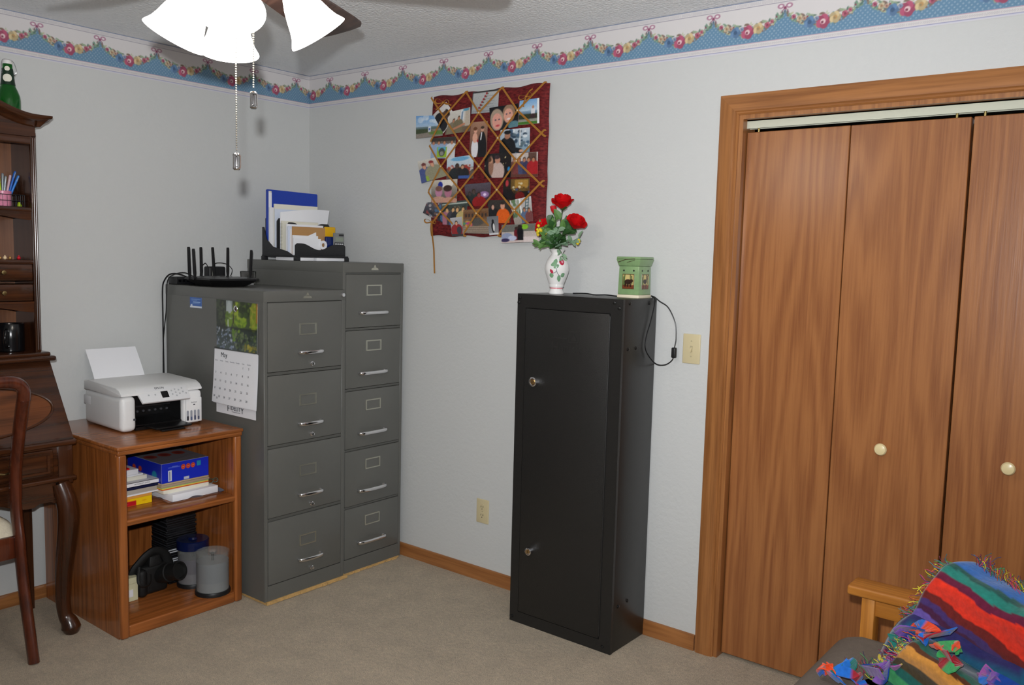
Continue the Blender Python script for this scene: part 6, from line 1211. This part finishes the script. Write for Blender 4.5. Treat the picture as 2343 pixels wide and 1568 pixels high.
for k, (y, m_, lab) in enumerate(((-1.560, MAT('red_bead', S(200, 20, 40), .15, coat=.5), 'shiny red bead ornament on the middle hutch shelf'), (-1.592, MAT('gold_bead', S(206, 160, 96), .2, .7), 'small gold bead beside the red one'), (-1.610, MAT('cream_bead', S(226, 200, 160), .3), 'cream bead ornament on the middle hutch shelf'), (-1.628, MAT('gold_bead', S(206, 160, 96), .2, .7), 'small gold bead furthest from the red one'))):
    r_ = .0068 - .0010 * (k % 2); solo('bead_ornament', MB().ball((.20, y, 1.4525 + r_), r_).lathe([(0, 0), (.003, .0), (.002, .004), (0, .004)], (.20, y, 1.4525 + 2 * r_ - .001), 10), m_, lab, 'ornament', 'bead ornaments on the hutch shelf')
mg = thing('black_mug', 'black mug standing in the lower niche of the hutch', 'mug', (.155, -1.580, 1.0925)); mc = (.155, -1.580, 1.0925); BLK = MAT('black_glaze', S(16, 16, 18), .18)
part('cup', MB().lathe([(0, 0), (.043, 0), (.047, .004), (.0485, .05), (.048, .108), (.0465, .110), (.0445, .106), (.044, .008), (0, .006)], mc, 40), BLK, mg); part('handle', MB().tube(smooth_path([(.195, -1.608, 1.18), (.215, -1.622, 1.178), (.222, -1.628, 1.145), (.212, -1.620, 1.118), (.193, -1.606, 1.112)], 6), .006, n=10), BLK, mg)

# ================================================================ chair at the desk
CH = WOOD('cherry_chair', S(92, 42, 24), S(58, 24, 14), 'z', rough=.25, grain=8, across=8, stretch=.1, contrast=.5, coat=.3)
ch = thing('desk_chair', 'dark cherry chair with cream seat pulled up to the desk', 'chair', (.34, -1.92, 0)); CY1, CY0 = -1.712, -2.150
def stile_pts(y): return [(.598, y, 0), (.578, y, .08), (.552, y, .18), (.530, y, .28), (.515, y, .37), (.508, y, .44), (.492, y, .52), (.486, y, .60), (.494, y, .70), (.520, y, .80), (.552, y, .90), (.578, y, .97)]
for y in (CY1, CY0): part('rear_leg', MB().tube(smooth_path(stile_pts(y), 4), [.021] * 4 * 7 + [.023] * 17, n=12, flat=(.9, 1.2), up=(0, 1, 0)), CH, ch)
w_ = CY1 - CY0
arch = [(.578, CY1, .965), (.592, CY1 - .006, 1.005), (.602, CY1 - .035, 1.032), (.606, CY1 - .09, 1.040), (.608, CY1 - .15, 1.034), (.610, (CY0 + CY1) / 2, 1.046), (.608, CY0 + .15, 1.034), (.606, CY0 + .09, 1.040), (.602, CY0 + .035, 1.032), (.592, CY0 + .006, 1.005), (.578, CY0, .965)]
part('top_rail', MB().tube(smooth_path(arch, 5), .023, n=12, flat=(1.0, .95), up=(1, 0, 0)), CH, ch)
sp = []
for z_, hw in ((.46, .050), (.52, .040), (.60, .032), (.70, .048), (.80, .072), (.88, .076), (.95, .058), (1.02, .066)): sp.append((z_, hw))
mb = MB(); yc_ = (CY0 + CY1) / 2; rows = []
for z_, hw in sp:
    xb = float(np.interp(z_, [.44, .60, .70, .80, .90, 1.03], [.508, .486, .494, .520, .552, .600])); rows.append([mb.bm.verts.new(q) for q in ((xb - .006, yc_ - hw, z_), (xb - .006, yc_ + hw, z_), (xb + .006, yc_ + hw, z_), (xb + .006, yc_ - hw, z_))])
for a, b in zip(rows, rows[1:]):
    for i in range(4): mb.bm.faces.new((a[i], a[(i + 1) % 4], b[(i + 1) % 4], b[i]))
mb.bm.faces.new(rows[0]); mb.bm.faces.new(rows[-1][::-1]); part('splat', mb, CH, ch)
part('seat_rail', MB().hexa([(.505, CY1 + .004, .372), (.505, CY0 - .004, .372), (.10, CY0 - .03, .372), (.10, CY1 + .03, .372), (.505, CY1 + .004, .455), (.505, CY0 - .004, .455), (.10, CY0 - .03, .455), (.10, CY1 + .03, .455)][::1], .006), CH, ch)
def cush(u, v):
    y = CY0 - .012 + (CY1 - CY0 + .024) * v; x = .115 + .375 * u; e = lambda q: min(1, min(q, 1 - q) / .16); d = (1 - (1 - e(u)) ** 2) * (1 - (1 - e(v)) ** 2); return (x, y, .455 + .065 * max(0, d) ** .5)
mb = MB(); mb.grid(cush, 20, 20); part('seat_cushion', mb, MAT('cream_damask', S(214, 204, 182), .8, bump=(90, .3)), ch, 'cream fabric seat', angle=70)
for y, s_ in ((CY1 + .012, 1), (CY0 - .012, -1)): cabriole(.125, y, -1, s_, ch, .40, .85, CH)
# ================================================================ futon with a striped throw
PINE = WOOD('honey_pine', S(186, 122, 48), S(150, 90, 32), 'x', rough=.35, grain=9, across=8, stretch=.06, contrast=.5); PINEZ = WOOD('honey_pine_upright', S(186, 122, 48), S(150, 90, 32), 'z', rough=.35, grain=9, across=8, stretch=.06, contrast=.5)
ft = thing('futon', 'honey pine futon with a grey mattress along the right wall', 'futon', (3.65, -1.55, 0))
for y0, y1 in ((-.603, -.530), (-2.62, -2.547)):
    yc_ = (y0 + y1) / 2
    part('arm_top', MB().box(3.105, 4.02, y0 - .008, y1 + .008, .606, .634, .007, 3), PINE, ft)
    part('arm_rail', MB().box(3.142, 3.98, yc_ - .020, yc_ + .014, .555, .6055, .003), PINE, ft)
    for x0 in (3.142, 3.93): part('leg', MB().box(x0, x0 + .036, yc_ - .030, yc_ + .024, 0, .6055, .004), PINEZ, ft)
    for k in range(9): x = 3.225 + k * .078; part('slat', MB().box(x, x + .034, yc_ - .012, yc_ + .008, .165, .556, .003), PINEZ, ft)
    part('lower_rail', MB().box(3.178, 3.93, yc_ - .016, yc_ + .012, .12, .165, .003), PINE, ft)
part('seat_rail', MB().box(3.16, 3.19, -2.60, -.60, .20, .29, .004), PINEZ, ft); part('back_rail', MB().box(3.86, 3.89, -2.60, -.60, .20, .29, .004), PINEZ, ft)
for k in range(12): y = -2.5 + k * .16; part('deck_slat', MB().box(3.19, 3.86, y, y + .06, .27, .287), PINE, ft)
GREYF = MAT('grey_mattress_cover', S(112, 102, 92), .9, bump=(240, .5), var=(60, .08))
def soft(x0, x1, y0, y1, z0, z1, n=30, r=.075):
    """puffy rounded block"""
    mb = MB(); mb.box(x0, x1, y0, y1, z0, z1, r, 6); return mb
part('mattress_seat', soft(3.095, 3.90, -2.52, -.614, .288, .526, r=.075), GREYF, ft, angle=80)
mb = soft(0, .19, -2.52, -.66, 0, .60, r=.07); bmesh.ops.transform(mb.bm, matrix=Matrix.Translation((3.86, 0, .47)) @ Matrix.Rotation(math.radians(14), 4, 'Y'), verts=mb.bm.verts[:]); part('mattress_back', mb, GREYF, ft, angle=80)

# throw: two folded layers of a rainbow striped blanket
def throw_mat():
    t = NT('striped_fleece'); a = t.n('ShaderNodeAttribute', attribute_name='Col'); tc = t.n('ShaderNodeTexCoord'); n1 = t.n('ShaderNodeTexNoise', i_Scale=90.0, i_Detail=3.0); t.l(tc.outputs['Object'], n1.inputs['Vector'])
    mr = t.n('ShaderNodeMapRange', i_1=.3, i_2=.7, i_3=.82, i_4=1.12); t.l(n1.outputs['Fac'], mr.inputs[0]); mx = t.n('ShaderNodeMix', data_type='RGBA', blend_type='MULTIPLY'); mx.inputs[0].default_value = 1; t.l(a.outputs['Color'], mx.inputs[6]); t.l(mr.outputs[0], mx.inputs[7]); t.l(mx.outputs[2], t.b.inputs['Base Color'])
    b = t.n('ShaderNodeBump', i_Strength=.4, i_Distance=.003); t.l(n1.outputs['Fac'], b.inputs['Height']); t.l(b.outputs[0], t.b.inputs['Normal']); t.set('Roughness', .9); t.set('Specular IOR Level', .15); t.set('Sheen Weight', .3); return t.m
FLEECE = throw_mat()
def cmesh(name, V, F, C, smooth=True):
    me = bpy.data.meshes.new(name); me.from_pydata([tuple(v) for v in V], [], F); at = me.color_attributes.new('Col', 'FLOAT_COLOR', 'POINT'); fl_ = np.ones((len(V), 4), np.float32); fl_[:, :3] = np.array(C, np.float32); at.data.foreach_set('color', fl_.ravel()); me.materials.append(FLEECE); b_ = bmesh.new(); b_.from_mesh(me); bmesh.ops.recalc_face_normals(b_, faces=b_.faces[:]); b_.to_mesh(me); b_.free(); me.polygons.foreach_set('use_smooth', [smooth] * len(me.polygons)); me.update(); return me
def spline(P, t_):
    n = len(P) - 1; s_ = min(max(t_, 0), 1) * n; i = min(int(s_), n - 1); f = s_ - i; a, b, c_, d = P[max(i - 1, 0)], P[i], P[i + 1], P[min(i + 2, n)]
    return .5 * ((2 * b) + (c_ - a) * f + (2 * a - 5 * b + 4 * c_ - d) * f * f + (3 * b - a - 3 * c_ + d) * f ** 3)
def fold(E_, F_, stripes, nu, nv, under, seed, wave, skew=False):
    """stripes: list of (v_end, colour); returns closed fold: top surface plus an inner underside"""
    E_, F_ = [Vector(q) for q in E_], [Vector(q) for q in F_]; V, C, Fc = [], [], []
    def top(u, v):
        e, f = spline(E_, v), spline(F_, v); p_ = e.lerp(f, u); p_.z += wave * math.sin(u * 7 + seed) * math.sin(v * 5 + seed) + wave * .5 * math.sin(u * 17 + v * 9) - .008 * (1 - min(1, u / .06)) ** 2; k_ = max(0.0, (u - .80) / .20); p_.z -= (p_.z - .53) * k_ * k_; return p_
    def colr(u, v):
        q = v + .010 * math.sin(u * 9 + seed) + (u * (.16 - .5 * v) if skew else 0)
        for ve, c_ in stripes:
            if q <= ve: return npS(c_)
        return npS(stripes[-1][1])
    for layer in (0, 1):
        for i in range(nu + 1):
            for j in range(nv + 1):
                u, v = i / nu, j / nv; p_ = top(u, v)
                if layer: p_ = p_ + Vector(under) * (.15 + .85 * math.sin(math.pi * min(1, max(0, v)))) * min(1, .25 + u * 3)
                V.append(p_); C.append(colr(u, v))
    V = [Vector((v.x, v.y, max(v.z, .5275))) for v in V]
    m = (nu + 1) * (nv + 1); idx = lambda i, j, l: l * m + i * (nv + 1) + j
    for i in range(nu):
        for j in range(nv): Fc.append((idx(i, j, 0), idx(i + 1, j, 0), idx(i + 1, j + 1, 0), idx(i, j + 1, 0))); Fc.append((idx(i, j, 1), idx(i, j + 1, 1), idx(i + 1, j + 1, 1), idx(i + 1, j, 1)))
    for i in range(nu): Fc.append((idx(i, 0, 0), idx(i, 0, 1), idx(i + 1, 0, 1), idx(i + 1, 0, 0))); Fc.append((idx(i, nv, 0), idx(i + 1, nv, 0), idx(i + 1, nv, 1), idx(i, nv, 1)))
    for j in range(nv): Fc.append((idx(0, j, 0), idx(0, j + 1, 0), idx(0, j + 1, 1), idx(0, j, 1))); Fc.append((idx(nu, j, 0), idx(nu, j, 1), idx(nu, j + 1, 1), idx(nu, j + 1, 0)))
    return V, Fc, C, top
th = thing('striped_throw', 'rainbow striped fleece throw with fringe heaped on the futon', 'throw', (3.5, -.9, .50)); TO = Vector(th.location)
E1 = [(3.414, -.701, .80), (3.378, -.763, .80), (3.359, -.80, .775), (3.337, -.793, .74), (3.325, -.799, .70), (3.31, -.791, .66), (3.302, -.779, .60)]
F1 = [(3.70, -.871, .755), (3.666, -.92, .755), (3.647, -.942, .725), (3.63, -.926, .68), (3.619, -.92, .64), (3.607, -.902, .60), (3.601, -.882, .54)]
st1 = [(.04, (60, 60, 70)), (.16, (30, 100, 180)), (.20, (24, 80, 74)), (.27, (34, 120, 108)), (.335, (96, 22, 52)), (.49, (218, 48, 26)), (.565, (104, 28, 24)), (.62, (66, 44, 100)), (.68, (70, 24, 60)), (.83, (104, 82, 164)), (1.1, (80, 24, 58))]
V, Fc, C, top1 = fold(E1, F1, st1, 40, 60, (.09, .10, -.05), 1.0, .006, True)
o = link('upper_fold', rebase(cmesh('upper_fold', V, Fc, C), TO), th); o['label'] = 'upper fold with red, maroon, green and purple stripes'
E2 = [(3.376, -.881, .655), (3.349, -.927, .66), (3.33, -.94, .64), (3.308, -.921, .60), (3.29, -.916, .56), (3.274, -.903, .51)]
F2 = [(3.662, -1.069, .60), (3.637, -1.105, .61), (3.621, -1.111, .59), (3.605, -1.086, .55), (3.591, -1.073, .51), (3.579, -1.053, .46)]
st2 = [(.12, (20, 70, 90)), (.22, (30, 96, 80)), (.30, (88, 48, 26)), (.52, (206, 140, 60)), (.64, (66, 52, 26)), (.74, (20, 92, 84)), (.92, (60, 150, 92)), (1.1, (24, 100, 90))]
V, Fc, C, top2 = fold(E2, F2, st2, 40, 50, (.09, .09, -.03), 2.3, .005)
o = link('lower_fold', rebase(cmesh('lower_fold', V, Fc, C), TO), th); o['label'] = 'lower fold with orange, green and teal stripes'
# body of the heap under the folds, resting on the mattress
E3 = [(3.40, -.72, .72), (3.30, -.80, .66), (3.27, -.86, .60), (3.262, -.90, .545), (3.25, -.93, .505)]; F3 = [(3.72, -.80, .72), (3.66, -.92, .66), (3.63, -1.02, .58), (3.60, -1.10, .52), (3.58, -1.14, .497)]
V, Fc, C, _ = fold(E3, F3, [(.3, (40, 36, 90)), (.5, (20, 80, 110)), (.7, (90, 24, 54)), (1.1, (24, 80, 70))], 24, 24, (.06, .08, -.12), .4, .006)
o = link('inner_folds', rebase(cmesh('inner_folds', V, Fc, C), TO), th)
# twisted ribbon loops between the folds
RC = [(220, 70, 30), (30, 100, 190), (120, 80, 160), (60, 160, 90), (160, 24, 40), (190, 170, 60), (150, 80, 150), (20, 60, 140), (24, 110, 100), (30, 110, 200)]
def ribbon_loop(P, w0, c0, c1):
    Q = smooth_path(P, 6); V, C, F = [], [], []; n = len(Q)
    for i, q in enumerate(Q):
        t_ = (Q[min(i + 1, n - 1)] - Q[max(i - 1, 0)]).normalized(); a = i * .22; sd = (Vector((math.cos(a), math.sin(a) * .5, .6)).cross(t_)).normalized()
        nr = t_.cross(sd) * .0015
        for s_, o_ in ((-1, 1), (1, 1), (1, -1), (-1, -1)): V.append(q + sd * (w0 * s_) + nr * o_); C.append(npS(c0 if (i // 5) % 2 == 0 else c1))
    for i in range(n - 1):
        for k in range(4): a = i * 4 + k; b = i * 4 + (k + 1) % 4; F.append((a, b, b + 4, a + 4))
    F.append((3, 2, 1, 0)); F.append(((n - 1) * 4, (n - 1) * 4 + 1, (n - 1) * 4 + 2, (n - 1) * 4 + 3)); o = link('ribbon_tie', rebase(cmesh('ribbon_tie', V, F, C, False), TO), th)
def around(c, s_, seed):
    rg = random.Random(seed); c = Vector(c); return [c + Vector((rg.uniform(-1, 1), rg.uniform(-1, 1), rg.uniform(-.5, .7))) * s_ for _ in range(5)]
k = 0
for c_ in ((3.372, -.905, .675), (3.40, -.925, .68), (3.345, -.90, .645), (3.43, -.955, .672), (3.46, -.985, .668), (3.30, -.90, .585), (3.51, -1.0, .66), (3.545, -1.03, .652), (3.322, -.885, .62), (3.225, -.955, .552), (3.20, -.985, .55), (3.24, -.995, .552), (3.27, -.945, .565)):
    ribbon_loop(around(c_, .036, k + 3), .013, RC[k % 10], RC[(k * 3 + 1) % 10]); k += 1
# eyelash yarn fringe along the edges
rg = random.Random(11); mb = MB(); FRC = [(200, 190, 40), (170, 40, 90), (60, 120, 130), (110, 40, 60), (60, 130, 70), (40, 50, 90), (180, 90, 40)]
fr = {}
def tuft(p_, d_, L, ci):
    m_ = fr.setdefault(ci, MB()); d_ = Vector(d_).normalized(); pts = [Vector(p_)]
    for s_ in range(4): d_ = (d_ + Vector((rg.uniform(-.6, .6), rg.uniform(-.6, .6), rg.uniform(-.6, .5)))).normalized(); pts.append(pts[-1] + d_ * L / 4)
    m_.tube(pts, .0008, n=3, cap=False)
for i in range(260):
    u = rg.random(); p_ = top1(.08 + .92 * u, .02); tuft(p_ + Vector((rg.uniform(-.01, .01), rg.uniform(-.01, .03), 0)), (rg.uniform(-.4, .4), .8, .8), rg.uniform(.02, .045), rg.randrange(7))
for i in range(110): v = .12 + .88 * rg.random(); tuft(top1(.0, v), (-1, -.1, rg.uniform(-.3, .6)), rg.uniform(.012, .035), rg.randrange(7))
for i in range(110): v = .0 + 1.0 * rg.random(); tuft(top2(.0, v), (-1, -.1, rg.uniform(-.1, .6)), rg.uniform(.015, .04), rg.randrange(7))
for i in range(30): tuft((3.26 + rg.uniform(-.05, .05), -.91 + rg.uniform(-.03, .03), .54), (-.4, .2, .7), rg.uniform(.02, .05), rg.randrange(7))
for ci, m_ in fr.items(): part('fringe', m_, MAT('yarn_%d' % ci, S(*FRC[ci]), .8), th, kind='stuff')
